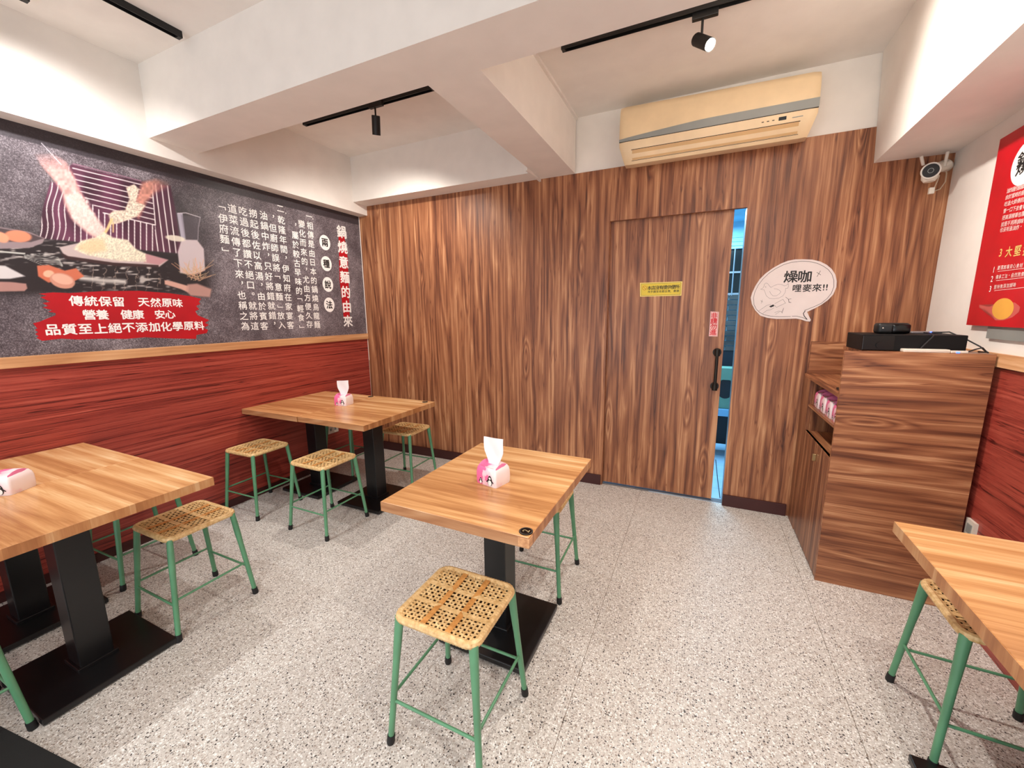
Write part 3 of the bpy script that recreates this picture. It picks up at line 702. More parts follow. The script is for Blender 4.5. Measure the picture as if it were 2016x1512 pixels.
T2a = place_table(t0, 0.3295, -1.015, 0, 'pedestal table against the red wall in the far left corner, left of its pair', G1)
T2b = place_table(t0, 0.9765, -1.010, 0.0, 'outer table of the far pair, beside the stool near the back wall', G1)
T3a = place_table(t0, 0.3295, -2.752, 0, 'inner table of the near left pair, touching the red wall', G1)
T3b = place_table(t0, 0.9765, -2.752, 0, 'outer table of the near left pair, its edge towards the aisle', G1)
t1 = make_table(0.56)
T4 = place_table(t1, 3.965+0.28, -2.02, -0.02, 'wooden table cut off by the right edge of the photo, before the cabinet', G1)
def chip(parent):   # repaired corner veneer and number disc
    MB().box((TA/2-0.04, -TB/2-0.0012, TH-TT+0.004), (TA/2+0.0014, -TB/2+0.03, TH-0.004), 0.0008, 1).build('corner_repair', M_trim, parent)
chip(T1)
def disc(x, y, label):
    r = empty('number_disc', (x, y, TH)); tag(r, label, 'number disc', 'table number discs')
    MB().cyl((0, 0, 0), (0, 0, 0.003), 0.024, n=40).build('disc', M_glossb, r)
    rg = MB(); rg.loft([[Vector((q*math.cos(t*PI/20), q*math.sin(t*PI/20), zz)) for t in range(40)] for q, zz in ((0.0216, 0.0029), (0.0216, 0.0033), (0.0209, 0.0033))], cap=False); rg.build('ring', M_grey, r)
    text_mesh([('2', Vector((0, 0, 0.0036)), EY, -EX, (0.034, 0.034))], 'numeral', M_dgold, r, 0.014)
disc(2.812, -2.200, 'round black disc numbered 2 on the near corner of the middle table')
disc(0.628, -0.650, 'black number disc on the seam of the two far tables')
disc(1.232, -0.650, 'black number disc on the right corner of the far tables')

# ------------------------------------------------------------------ stools
SH = 0.500; SX, SY = 0.155, 0.148; FX, FY = 0.18, 0.18
def make_stool():
    r = empty('rattan_stool')
    def rr(t, off=0.0, rad=0.035):
        # rounded rectangle parameter 0..1 -> point, normal
        hx_, hy_ = SX, SY; segs = []
        Lx, Ly, A = 2*(hx_-rad), 2*(hy_-rad), PI/2*rad
        P_ = 2*Lx+2*Ly+4*A; s_ = t*P_
        for k, (ln, arc) in enumerate(((Lx, 0), (A, 1), (Ly, 0), (A, 1), (Lx, 0), (A, 1), (Ly, 0), (A, 1))):
            if s_ <= ln or k == 7: break
            s_ -= ln
        q = k//2
        cx = [(hx_-rad), (hx_-rad), -(hx_-rad), -(hx_-rad)]; cy = [-(hy_-rad), (hy_-rad), (hy_-rad), -(hy_-rad)]
        dirs = [(1, 0), (0, 1), (-1, 0), (0, -1)]; nrm = [(0, -1), (1, 0), (0, 1), (-1, 0)]
        if not arc:
            st = [(-(hx_-rad), -hy_), (hx_, -(hy_-rad)), ((hx_-rad), hy_), (-hx_, (hy_-rad))][q]
            return st[0]+dirs[q][0]*s_, st[1]+dirs[q][1]*s_, nrm[q]
        a = -PI/2+q*PI/2+s_/rad
        return cx[q]+rad*math.cos(a), cy[q]+rad*math.sin(a), (math.cos(a), math.sin(a))
    # wrapped rim
    n = 420; rings = []
    for i in range(n):
        x, y, nm = rr(i/n); rad = 0.0125+0.0012*abs(math.sin(i/n*PI*105))
        rings.append([Vector((x+nm[0]*rad*math.cos(a), y+nm[1]*rad*math.cos(a), SH-0.013+rad*math.sin(a))) for a in [2*PI*k/8 for k in range(8)]])
    MB().loft(rings, cap=False, closed=True).build('wrapped_rim', M_rat, r, True)
    # woven strips: pitch 15.6 mm with holes, wide bands at thirds
    def strips(along):
        half = (SX if along == 'y' else SY)-0.008; ln = (SY if along == 'y' else SX)-0.006
        pos = []; wide = (-half/3, half/3)
        ncell = 19; pitch = 2*half/ncell
        for k in range(ncell+1):
            c = -half+k*pitch
            if min(abs(c-w_) for w_ in wide) < pitch*0.75: continue
            pos.append((c, 0.0036))
        return pos, wide, ln
    def weave(pos, wide, ln, along, thin):
        mb = MB(); K_ = 40
        items = [(c, w_, i) for i, (c, w_) in enumerate(pos)] if thin else [(c, 0.0105, i) for i, c in enumerate(wide)]
        for c, hw, i in items:
            jit = random.uniform(-0.0006, 0.0006)
            pts = []
            for k in range(K_+1):
                t = -ln+2*ln*k/K_
                zz = SH-0.006+0.0018*(math.cos(PI*(t/0.0155)+(i % 2)*PI+(0 if along == 'y' else PI)))-0.004*(1-(c/ SX)**2)*(1-(t/ln)**2)
                if not thin: zz = SH-0.0035-0.004*(1-(t/ln)**2)
                pts.append((t, zz))
            rows = []
            for t, zz in pts:
                if along == 'y': rows.append((Vector((c-hw+jit, t, zz)), Vector((c+hw+jit, t, zz))))
                else: rows.append((Vector((t, c-hw+jit, zz)), Vector((t, c+hw+jit, zz))))
            vs = [(mb.bm.verts.new(a), mb.bm.verts.new(b_), mb.bm.verts.new(b_-Vector((0, 0, 0.0022))), mb.bm.verts.new(a-Vector((0, 0, 0.0022)))) for a, b_ in rows]
            for p, q in zip(vs[:-1], vs[1:]):
                mb.bm.faces.new((p[0], p[1], q[1], q[0])); mb.bm.faces.new((p[1], p[2], q[2], q[1])); mb.bm.faces.new((p[3], p[0], q[0], q[3])); mb.bm.faces.new((p[2], p[3], q[3], q[2]))
        return mb
    py, wy, ly = strips('y'); px_, wx_, lx = strips('x')
    a = weave(py, wy, ly, 'y', True).build('seat_weave', M_rat, r); a['kind'] = 'stuff'
    a = weave(px_, wx_, lx, 'x', True).build('seat_weave', M_rat, r); a['kind'] = 'stuff'
    for c in wy:
        mb = weave([], [c], ly, 'y', False); mb.build('wide_strip', M_ratd, r)
    for c in wx_:
        mb = weave([], [c], lx, 'x', False); mb.build('wide_strip', M_rat, r)
    MB().box((-SX+0.012, -SY+0.012, SH-0.022), (SX-0.012, SY-0.012, SH-0.019)).build('seat_underside', M_under, r)
    # legs
    for sx in (-1, 1):
        for sy in (-1, 1):
            top = Vector((sx*(SX-0.010), sy*(SY-0.010), SH-0.014)); bot = Vector((sx*FX, sy*FY, 0.028))
            d = bot-top
            MB().tube([top+d*t for t in (0, 0.05, 0.25, 0.4, 1)], [0.014, 0.014, 0.0135, 0.012, 0.0108], 14, flat=[(0.8, 1.25), (0.85, 1.2), (1, 1.05), (1, 1), (1, 1)]).build('leg', M_green, r, True)
            MB().tube([bot+d.normalized()*-0.006, Vector((sx*(FX+0.002), sy*(FY+0.002), 0.006)), Vector((sx*(FX+0.002), sy*(FY+0.002), 0.0))], [0.0135, 0.0145, 0.013], 14).build('rubber_foot', M_rubber, r, True)
    def leg_at(sx, sy, z):
        t = (SH-0.014-z)/(SH-0.014-0.028); return Vector((sx*((SX-0.010)+(FX-SX+0.010)*t), sy*((SY-0.010)+(FY-SY+0.010)*t), z))
    for sy, z in ((-1, 0.17), (1, 0.17)): MB().cyl(leg_at(-1, sy, z), leg_at(1, sy, z), 0.0055, n=10).build('stretcher', M_green, r, True)
    for sx, z in ((-1, 0.195), (1, 0.195)): MB().cyl(leg_at(sx, -1, z), leg_at(sx, 1, z), 0.0055, n=10).build('stretcher', M_green, r, True)
    return r
st0 = make_stool()
STOOLS = [(2.585, -2.292, 0.0, 'nearest green metal stool with woven rattan seat, before the middle table'),
          (2.545, -1.385, 0.02, 'green stool tucked under the back right side of the middle table'),
          (0.232, -1.470, 0.02, 'green rattan stool beside the red wall, left of the far tables'),
          (0.935, -1.451, 0.0, 'green rattan stool before the outer far table, right of the wall-side stool'),
          (0.970, -0.625+0.02, 0.03, 'green rattan stool between the far tables and the wood wall'),
          (0.298, -0.610, 0.0, 'green stool hidden under the far corner table, against the wall'),
          (1.003, -2.348, 0.0, 'green rattan stool half under the near left tables, on the aisle side'),
          (0.302, -2.278, 0.02, 'green stool under the near left tables at the red wall'),
          (0.975, -3.165, 0.0, 'green stool leg at the bottom left edge of the photo'),
          (4.282, -1.625, -0.03, 'green rattan stool under the right-hand table, before the cabinet')]
for i, (x, y, rz, lb) in enumerate(STOOLS):
    o = st0 if i == 0 else copy_tree(st0)
    o.location = (x, y, 0); o.rotation_euler.z = rz + (0 if i == 0 else 0.0)
    o['label'] = lb; o['category'] = 'stool'; o['group'] = 'green metal stools with woven seats'

# ------------------------------------------------------------------ tissue packs
def pack_mat():
    m, nt, b = new_mat('printed_pink_wrap'); L = nt.links.new
    tc = N(nt, 'ShaderNodeTexCoord'); sp = N(nt, 'ShaderNodeSeparateXYZ'); L(tc.outputs['Object'], sp.inputs[0])
    nz = N(nt, 'ShaderNodeTexNoise', inp={'Scale': 22.0, 'Detail': 2.0}); L(tc.outputs['Object'], nz.inputs['Vector'])
    a = N(nt, 'ShaderNodeMath', operation='MULTIPLY_ADD', inp={1: -6.0, 2: 0.45}); L(sp.outputs[0], a.inputs[0])
    c = N(nt, 'ShaderNodeMath', operation='ADD'); L(a.outputs[0], c.inputs[0]); L(nz.outputs['Fac'], c.inputs[1])
    r = ramp(nt, [(0.75, (246, 232, 232)), (0.98, (244, 190, 206)), (1.2, (236, 110, 160))]); L(c.outputs[0], r.inputs[0]); L(r.outputs[0], b.inputs['Base Color'])
    b.inputs['Roughness'].default_value = 0.3
    return m
M_pack = pack_mat(); M_packpink = plain('pink_wrap_flap', (240, 130, 176), 0.3, noise=0.12)
def make_pack(sheet=True, w=0.118, d=0.10, h_=0.082):
    r = empty('tissue_pack')
    # pillow-like wrap with gusset ridges
    rings = []
    for k, z in enumerate([0, 0.01, 0.03, 0.055, 0.072, h_]):
        f = [0.97, 1.0, 1.01, 1.0, 0.95, 0.84][k]; rings.append([])
        for i in range(28):
            a = 2*PI*i/28; ca, sa = math.cos(a), math.sin(a)
            e = 0.17
            x = w/2*f*math.copysign(abs(ca)**e, ca); y = d/2*f*math.copysign(abs(sa)**e, sa)
            rings[-1].append(Vector((x, y, z+(0.003*math.sin(5*a) if k == 5 else 0))))
    MB().loft(rings).build('wrap', M_pack, r, True)
    for s_ in (-1, 1):
        f = MB(); f.loft([[Vector((s_*w*0.40, y*d*0.40, h_-0.004+zo)), Vector((s_*w*0.40+0.004, y*d*0.40, h_-0.004+zo)), Vector((s_*(w*0.40+0.002), y*d*0.40, h_+0.011*math.cos(y*1.2)+zo))] for y, zo in [(-1, -0.004), (-0.5, 0.001), (0, 0.003), (0.5, 0.001), (1, -0.004)]])
        f.build('end_crimp', M_packpink, r)
    # simple printed bird figures
    fy = -d/2-0.0012
    def fig(cx, s_, nm='printed_figure'):
        zc_ = 0.004+0.022*s_
        bk_ = MB(); bk_.bm.faces.new([bk_.bm.verts.new((cx+s_*0.0135*math.cos(t*PI/12)*(1-0.22*math.sin(t*PI/12)), fy, zc_+0.002+s_*0.023*math.sin(t*PI/12))) for t in range(24)])
        for d in (-1, 1):
            bk_.quad(Vector((cx+d*s_*0.010, fy, zc_+s_*0.006)), Vector((cx+d*s_*0.021, fy, zc_-s_*0.004)), Vector((cx+d*s_*0.020, fy, zc_-s_*0.008)), Vector((cx+d*s_*0.010, fy, zc_-s_*0.001)))
        bk_.build(nm, M_ink, r)
        wt = MB(); wt.bm.faces.new([wt.bm.verts.new((cx+s_*0.0098*math.cos(t*PI/12), fy-0.0004, zc_-s_*0.008+s_*0.0125*math.sin(t*PI/12))) for t in range(24)])
        wt.build('printed_belly', M_inkw, r)
        wt = MB(); wt.bm.faces.new([wt.bm.verts.new((cx+s_*0.0062*math.cos(t*PI/8), fy-0.0004, zc_+s_*0.0125+s_*0.0048*math.sin(t*PI/8))) for t in range(16)])
        wt.build('printed_face', M_inkw, r)
    fig(0.025, 1.0); fig(-0.028, 0.55)
    if sheet:
        sh = MB(); rows = []
        for k in range(9):
            t = k/8; z = h_-0.006+t*0.125; hw = 0.030+0.026*min(1, max(0, t-0.12)*2.4)
            row_ = [Vector((0.002+hw*q+0.004*math.sin(t*5), 0.004*math.sin(q*3.0+t*4)*(1-t*0.5)+0.004*t, z+0.004*q*t)) for q in np.linspace(-1, 1, 13)]
            rows.append(row_)
        for off in (0, 0.002):
            vv = [[sh.bm.verts.new(p+Vector((0, off, 0))) for p in rw2] for rw2 in rows]
            for a_, b_ in zip(vv[:-1], vv[1:]):
                for i in range(12): sh.bm.faces.new((a_[i], a_[i+1], b_[i+1], b_[i]))
        sh.build('tissue_sheet', M_paper, r, True)
    return r
pk = make_pack(); pk.location = (2.519, -1.876, TH); pk.rotation_euler.z = 0.0
pk.rotation_euler.z = -0.25
tag(pk, 'pink tissue pack with a tall white sheet pulled up, on the middle table', 'tissue pack', 'tissue packs')
p2 = copy_tree(pk); p2.location = (0.66, -0.985, TH); p2.rotation_euler.z = 0.15
tag(p2, 'pink tissue pack on the far corner tables', 'tissue pack', 'tissue packs')
pn = make_pack(False); pn.location = (0.635, -2.80, TH); pn.rotation_euler.z = 0.55; pn.scale = (1.15, 1.1, 1.0)
tag(pn, 'pink tissue pack at the left edge of the photo on the near left tables', 'tissue pack', 'tissue packs')

# ------------------------------------------------------------------ cabinet
CX0, CY0, CZ = 3.985, -0.80, 1.294
cb = empty('storage_cabinet', (CX0, CY0, 0)); tag(cb, 'tall walnut laminate cabinet in the right corner with open shelves on its left side', 'cabinet')
cb.location = (0, 0, 0)
CXR = 4.535
MB().box((CX0, CY0, 0), (CXR, CY0+0.018, CZ), 0.0006, 1).build('end_panel', M_cabh, cb)
CT = 1.072
MB().box((CX0, CY0+0.018, 1.05), (CXR, -0.018, CT), 0.0006, 1).build('countertop', M_cabt, cb)
MB().box((CX0+0.02, -0.018, 0.0), (CXR, -0.0005, CZ-0.004)).build('back_panel', M_cabh, cb)
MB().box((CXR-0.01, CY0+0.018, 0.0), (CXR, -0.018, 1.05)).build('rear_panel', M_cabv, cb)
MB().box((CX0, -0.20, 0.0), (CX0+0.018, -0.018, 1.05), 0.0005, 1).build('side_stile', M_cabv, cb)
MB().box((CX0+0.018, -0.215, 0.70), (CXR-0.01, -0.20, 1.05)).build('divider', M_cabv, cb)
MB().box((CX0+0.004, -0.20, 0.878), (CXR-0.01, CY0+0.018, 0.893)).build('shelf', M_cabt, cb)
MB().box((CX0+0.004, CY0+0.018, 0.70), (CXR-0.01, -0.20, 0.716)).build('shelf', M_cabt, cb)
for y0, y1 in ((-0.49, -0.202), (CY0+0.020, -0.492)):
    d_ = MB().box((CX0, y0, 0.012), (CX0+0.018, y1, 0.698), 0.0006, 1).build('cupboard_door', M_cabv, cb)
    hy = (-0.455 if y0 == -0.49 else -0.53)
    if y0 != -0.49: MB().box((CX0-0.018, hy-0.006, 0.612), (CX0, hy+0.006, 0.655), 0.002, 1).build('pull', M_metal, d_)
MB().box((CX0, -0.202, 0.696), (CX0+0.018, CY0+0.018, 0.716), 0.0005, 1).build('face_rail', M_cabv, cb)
# top ledge behind the end panel, carrying the electronics
MB().box((4.085, CY0+0.018, CZ-0.02), (CXR, -0.38, CZ), 0.0006, 1).build('top_board', M_cabh, cb)
MB().box((4.12, CY0+0.018, CT), (4.138, -0.38, CZ-0.02)).build('riser_panel', M_cabv, cb)
for i, y in enumerate((-0.30, -0.43, -0.56, -0.69)):
    q = copy_tree(pn); q.location = (4.055, y, 0.8932); q.rotation_euler.z = -PI/2; q.scale = (0.9, 1, 1.15)
    tag(q, ['pink tissue pack on the open cabinet shelf, nearest the back wall', 'second pink tissue pack from the back wall on the cabinet shelf', 'third pink tissue pack from the back wall on the cabinet shelf', 'pink tissue pack on the cabinet shelf, nearest the end panel'][i], 'tissue pack', 'tissue packs')
sm = MB().box((4.005, -0.70, CT), (4.03, -0.66, CT+0.012), 0.002).build('phone_holder', M_blackm)
tag(sm, 'small black item on the cabinet counter beside the end panel', 'holder')

# electronics on the cabinet
dv = empty('video_recorder', (0, 0, 0)); tag(dv, 'flat black video recorder box lying on top of the cabinet', 'recorder')
MB().box((4.065, -0.745, CZ), (4.455, -0.50, CZ+0.082), 0.004).build('casing', M_satb, dv)
MB().box((4.065, -0.750, CZ+0.004), (4.19, -0.744, CZ+0.076), 0.002).build('front_bezel', M_glossb, dv)
kn = MB(); kn.cyl((4.135, -0.750, CZ+0.03), (4.135, -0.756, CZ+0.03), 0.017); kn.build('knob', M_glossb, dv, True)
sp_ = empty('small_speaker'); tag(sp_, 'small rounded black gadget sitting on the black recorder box', 'gadget')
ZD = CZ+0.082
MB().box((4.145, -0.66, ZD), (4.275, -0.59, ZD+0.055), 0.014, 4).build('body', M_blackm, sp_, True)
ln_ = MB(); ln_.box((4.20, -0.666, ZD+0.002), (4.276, -0.60, ZD+0.050), 0.01, 3); ln_.build('gloss_front', M_glossb, sp_, True)
MB().cyl((4.165, -0.6605, ZD+0.03), (4.165, -0.6625, ZD+0.03), 0.003, n=12).build('indicator', M_wplast, sp_)
rt = empty('network_adapter', (4.30, -0.775, CZ+0.006), -0.0); tag(rt, 'white slim box leaning before the black recorder', 'adapter')
MB().box((-0.085, -0.013, -0.006), (0.085, 0.028, 0.010), 0.004, 3).build('body', M_wplast, rt, True)
hb_ = empty('usb_hub', (4.36, -0.56, ZD)); tag(hb_, 'small clear hub with a blue light on top of the recorder', 'hub')
MB().box((-0.055, -0.03, 0), (0.065, 0.03, 0.010), 0.003).build('body', M_steel, hb_)
MB().cyl((0.02, -0.0305, 0.006), (0.02, -0.034, 0.006), 0.005, n=12).build('indicator', M_blue, hb_)
pl = empty('usb_plug', (4.415, -0.782, CZ+0.0065)); tag(pl, 'pale plug with blue glow beside the white adapter', 'plug')
MB().box((-0.03, -0.008, -0.006), (0.03, 0.008, 0.006), 0.003).build('body', M_wplast, pl)
MB().box((-0.012, -0.0085, -0.005), (0.0, -0.0078, 0.002)).build('indicator', M_blue, pl)
for lb, pts in (('black cable looping from the hub down to the right wall', [(4.38, -0.60, ZD+0.006), (4.42, -0.66, ZD+0.012), (4.47, -0.70, CZ+0.06), (4.505, -0.735, CZ+0.03), (4.518, -0.76, CZ+0.006), (4.518, -0.70, CZ+0.004)]),
                ('black cable running from the pale plug to the corner of the cabinet top', [(4.445, -0.782, CZ+0.008), (4.47, -0.78, CZ+0.02), (4.495, -0.775, CZ+0.028), (4.512, -0.765, CZ+0.012), (4.521, -0.77, CZ+0.004)]),
                ('black cable crossing the front of the recorder', [(4.35, -0.60, ZD+0.006), (4.345, -0.68, ZD+0.006), (4.33, -0.750, ZD-0.004), (4.30, -0.755, CZ+0.035), (4.285, -0.757, CZ+0.012)])):
    c_ = MB().tube([Vector(pts[0]).lerp(Vector(pts[0]), 0)]+[Vector(p) for p in pts[1:]], 0.0032, 8).build('cable', M_rubber, None, True)
    tag(c_, lb, 'cable', 'cables on the cabinet')

# sockets
so = empty('wall_socket'); tag(so, 'white wall socket low on the red wall under the far tables', 'socket')
MB().box((0.006, -0.635, 0.325), (0.014, -0.50, 0.405), 0.003).build('cover_plate', M_wplast, so)
for yy in (-0.595, -0.54): MB().box((0.0135, yy-0.012, 0.352), (0.0148, yy+0.012, 0.378)).build('outlet', M_grey, so)
sw = empty('wall_switch'); tag(sw, 'grey switch plate on the red right wall beside the cabinet', 'switch')
rbox(-0.865, -0.79, 0.415, 0.50, 0.012, 'cover_plate', M_wplast, sw, 0.006)
rbox(-0.845, -0.81, 0.435, 0.48, 0.004, 'rocker', M_grey, sw, 0.018)

# ------------------------------------------------------------------ air conditioner
ac = empty('air_conditioner'); tag(ac, 'yellowed wall air conditioner with grey stripe above the wood wall', 'air conditioner')
AX0, AX1 = 2.70, 3.865
prof = [(0.012, 2.575), (-0.09, 2.545), (-0.15, 2.548), (-0.185, 2.59), (-0.205, 2.66), (-0.215, 2.73), (-0.213, 2.80), (-0.203, 2.87), (-0.185, 2.905), (-0.15, 2.92), (0.012, 2.925)]
def acz(x): return -0.0
xs_ = [(AX0, 0.94), (AX0+0.012, 0.98), (AX0+0.04, 1.0)]+[(AX0+0.04+(AX1-AX0-0.08)*k/8, 1.0) for k in range(1, 8)]+[(AX1-0.04, 1.0), (AX1-0.012, 0.98), (AX1, 0.94)]
rings = []
for x, s_ in xs_:
    rr_ = []
    for y, z in prof:
        u_ = (x-AX0)/(AX1-AX0)
        xx = x
        if z < 2.66:   # lower corners taper in
            k_ = (2.66-z)/0.115*0.035; xx = x + k_*(1-2*u_)
        rr_.append(Vector((xx, y*s_ if y < 0 else y, 2.735+(z-2.735)*(0.985 if s_ < 1 else 1)*(1.0)-(0.0 if y > 0 else 0)-(0.03*(u_-0.5) if z > 2.80 else 0))))
    rings.append(rr_)
MB().loft(rings).build('housing', M_cream, ac, True)
def ypf(z):
    for (y0, z0), (y1, z1) in zip(prof[1:], prof[2:]):
        if z0 <= z <= z1: return y0+(y1-y0)*(z-z0)/(z1-z0)
    return -0.2
def strip(name, mat, pts_b, pts_t, out=0.002):
    s_ = MB(); n_ = len(pts_b)
    for i in range(n_-1):
        q = [pts_b[i], pts_b[i+1], pts_t[i+1], pts_t[i]]
        f_ = [Vector((x, ypf(z)-out, z)) for x, z in q]; g_ = [Vector((x, ypf(z)+0.004, z)) for x, z in q]
        s_.hexa([f_[0], f_[1], g_[1], g_[0], f_[3], f_[2], g_[2], g_[3]])
    return s_.build(name, mat, ac)
xb_ = [AX0+0.001+(AX1-AX0-0.002)*k/20 for k in range(21)]
strip('grey_stripe', M_grey, [(x, 2.688) for x in xb_], [(x, 2.703+0.034*min(1.0, ((x-AX0)/0.55))**0.8) for x in xb_], 0.0025)
strip('stripe_shadow_gap', M_dark, [(x, 2.6845) for x in xb_], [(x, 2.688) for x in xb_], 0.0008)
lv = [AX0+0.085+(AX1-AX0-0.17)*k/6 for k in range(7)]
strip('louver_gap', M_dark, [(x, 2.566) for x in lv], [(x, 2.632) for x in lv], 0.0008)
strip('louver', M_creamd, [(x if 0 < k < 6 else x+(0.006 if k == 0 else -0.006), 2.5705) for k, x in enumerate(lv)], [(x if 0 < k < 6 else x+(0.006 if k == 0 else -0.006), 2.6275) for k, x in enumerate(lv)], 0.004)
strip('display_window', M_glossb, [(3.665, 2.650), (3.705, 2.650)], [(3.665, 2.668), (3.705, 2.668)], 0.002)
for k in range(3):
    strip('indicator_mark', M_dark, [(3.575+k*0.028, 2.655), (3.587+k*0.028, 2.655)], [(3.575+k*0.028, 2.659), (3.587+k*0.028, 2.659)], 0.0015)
strip('badge', M_grey, [(3.735, 2.652), (3.79, 2.652)], [(3.735, 2.656), (3.79, 2.656)], 0.0015)

# ------------------------------------------------------------------ track lights
YT = -0.885
def track(a, b_, label):
    a, b_ = Vector(a), Vector(b_); r = empty('light_track', a); tag(r, label, 'light track', 'black ceiling light tracks')
    d = b_-a; rz = math.atan2(d.y, d.x); r.rotation_euler.z = rz; Lg = d.length
    m = MB(); m.box((0, -0.017, -0.034), (Lg, -0.0135, 0.0)); m.box((0, 0.0135, -0.034), (Lg, 0.017, 0.0)); m.box((0, -0.0135, -0.014), (Lg, 0.0135, 0.0))
    m.build('rail', M_blackm, r)
    for x in (0, Lg-0.02): MB().box((x, -0.0175, -0.0345), (x+0.02, 0.0175, 0.0), 0.001, 1).build('end_cap', M_blackm, r)
    return r
track((0.372, YT, ZC), (1.60, YT+0.012, ZC), 'black light track on the ceiling left of the cross beam, one lamp hanging')
track((2.49, YT, ZC), (4.05, YT+0.02, ZC), 'black light track on the ceiling before the air conditioner')
track((0.668, -1.875, ZC), (0.655, -4.6, ZC), 'black light track at the top left running towards the viewer')
track((2.0, -3.6, ZC), (4.0, -3.6, ZC), 'black light track above the viewer out of sight')
track((3.78, -2.9, ZC), (3.78, -1.9, ZC), 'black light track above the right-hand table out of sight')
track((2.8, -4.4, ZC), (4.0, -4.4, ZC), 'added black light track near the shop front, out of sight')
track((0.32, -2.33, ZC), (0.30, -3.2, ZC), 'short black light track beside the left wall beam')
SL = ['lit black spotlight on the right track above the air conditioner', 'black spotlight hanging from the left track, turned away', 'black spotlight at the left wall aimed at the mural', 'black spotlight over the near left tables', 'black spotlight above the viewer aimed at the middle table', 'black spotlight above the right-hand table', 'unseen black spotlight near the shop front, added as fill']
for i, (p, t, e, c, a) in enumerate(SPOTS):
    p = Vector(p); d = (Vector(t)-p).normalized()
    if i in (3,): d = (Vector((0.9, -3.1, 0))-p).normalized()
    r = empty('track_spotlight', p); tag(r, SL[i], 'spotlight', 'black track spotlights'); r.location = (0, 0, 0)
    back = p-d*0.12; mid = p-d*0.075
    sh = MB(); sh.tube([back, back+d*0.004, p-d*0.002, p], [0.024, 0.029, 0.029, 0.029], 24, cap=False)
    sh.bm.faces.new([v for v in [sh.bm.verts.new(back+q) for q in [Vector((0, 0, 0))]]]) if False else None
    sh.cyl(back, back+d*0.006, 0.027, 0.029); sh.build('lamp_head', M_blackm, r, True)
    MB().cyl(p-d*0.006, p-d*0.002, 0.026).build('lens', M_bulb, r)
    MB().tube([p+Vector((0, 0, ZC-0.06-p.z)) if False else Vector((mid.x, mid.y, ZC-0.055)), Vector((mid.x, mid.y, mid.z+0.02))], 0.006, 8).build('stem', M_blackm, r)
    rz = 0 if i not in (2, 3, 5) else PI/2
    Mx = Matrix.Translation((mid.x, mid.y, 0)) @ Matrix.Rotation(rz, 4, 'Z')
    ad = MB().box((-0.05, -0.013, ZC-0.058), (0.07, 0.013, ZC-0.016), 0.003, 2, Mx); ad.build('track_adapter', M_blackm, r)

# ------------------------------------------------------------------ notices on the door
def plate(name, pts, y, th, mat, parent=None, tri=False):
    m = MB(); a = [m.bm.verts.new((x, y, z)) for x, z in pts]; b_ = [m.bm.verts.new((x, y+th, z)) for x, z in pts]
    m.bm.faces.new(a[::-1]); m.bm.faces.new(b_); n_ = len(pts)
    for i in range(n_): m.bm.faces.new((a[i], a[(i+1)%n_], b_[(i+1)%n_], b_[i]))
    return m.build(name, mat, parent, tri=tri)
def px2(poly, y): return [(at_y(u, v, y).x, at_y(u, v, y).z) for u, v in poly]
DY = 0.040
ys_ = empty('notice_sticker'); tag(ys_, 'yellow notice sticker with Chinese text on the sliding door', 'sticker')
cyel = [(1260, 557), (1343.5, 554), (1341.5, 582), (1260, 584)]
Q = px2(cyel, DY)
plate('backing', Q, DY-0.0012, 0.0012, M_yell, ys_)
cxm = sum(q[0] for q in Q)/4; czm = sum(q[1] for q in Q)/4
def inset(Q, k, kz=None): kz = kz or k; return [(x-math.copysign(k, x-cxm), z-math.copysign(kz, z-czm)) for x, z in Q]
plate('border', inset(Q, 0.007), DY-0.0017, 0.0005, M_ink, ys_); plate('face', inset(Q, 0.009), DY-0.0022, 0.0005, M_yel, ys_)
def hrow(s, u0, u1, v0, v1, y, sz, right=EX):
    A, B = at_y(u0, v0, y), at_y(u1, v1, y); n_ = len(s); out = []
    rgt = (B-A).normalized()
    for i, ch in enumerate(s):
        if ch == ' ': continue
        c0 = A.lerp(B, i/max(1, n_-1)); V, F = glyphs(ch)
        if ch in '，、,': c0 = c0 - EX*(0.2*sz) - EZ*(0.25*sz)
        out.append((ch, c0, rgt, EZ, (sz, sz)))
    return out
text_mesh(hrow('本店沒有提供便所', 1278.5, 1334, 567, 564.5, DY-0.0027, 0.033), 'headline', M_ink, ys_, 0.02)
text_mesh(hrow('洗手請至收銀台旁，謝謝', 1277.5, 1334.5, 574.5, 572.5, DY-0.0027, 0.020), 'small_text', M_ink, ys_, 0.01)
pc_ = at_y(1269, 567, DY-0.0027); ng = MB()
ng.loft([[pc_+EX*(q*math.cos(t*PI/16))+EZ*(q*math.sin(t*PI/16)) for t in range(32)] for q in (0.0175, 0.0145)], cap=False)
a_ = pc_+Vector((-0.0115, -0.0001, 0.0115)); b_ = pc_+Vector((0.0115, -0.0001, -0.0115)); nn = Vector((1, 0, 1)).normalized()*0.0015
ng.quad(a_+nn, b_+nn, b_-nn, a_-nn); ng.build('prohibition_sign', M_orange, ys_)
rs_ = empty('door_sticker'); tag(rs_, 'white sticker with four red vertical characters above the door pull', 'sticker')
Q = px2([(1399, 613), (1415.5, 614), (1412.5, 662.5), (1395.5, 662)], DY); cxm = sum(q[0] for q in Q)/4; czm = sum(q[1] for q in Q)/4
plate('backing', Q, DY-0.001, 0.001, M_stick, rs_); plate('border', inset(Q, 0.004), DY-0.0014, 0.0004, M_inkred, rs_); plate('face', inset(Q, 0.0055), DY-0.0018, 0.0004, M_stick, rs_)
it = []
for ch, (u, v) in zip('非請勿進', ((1406.3, 621.5), (1405.5, 632), (1404.8, 643), (1404, 654))): it.append((ch, at_y(u, v, DY-0.0023), EX, EZ, (0.046, 0.046)))
text_mesh(it, 'lettering', M_inkred, rs_, 0.03)

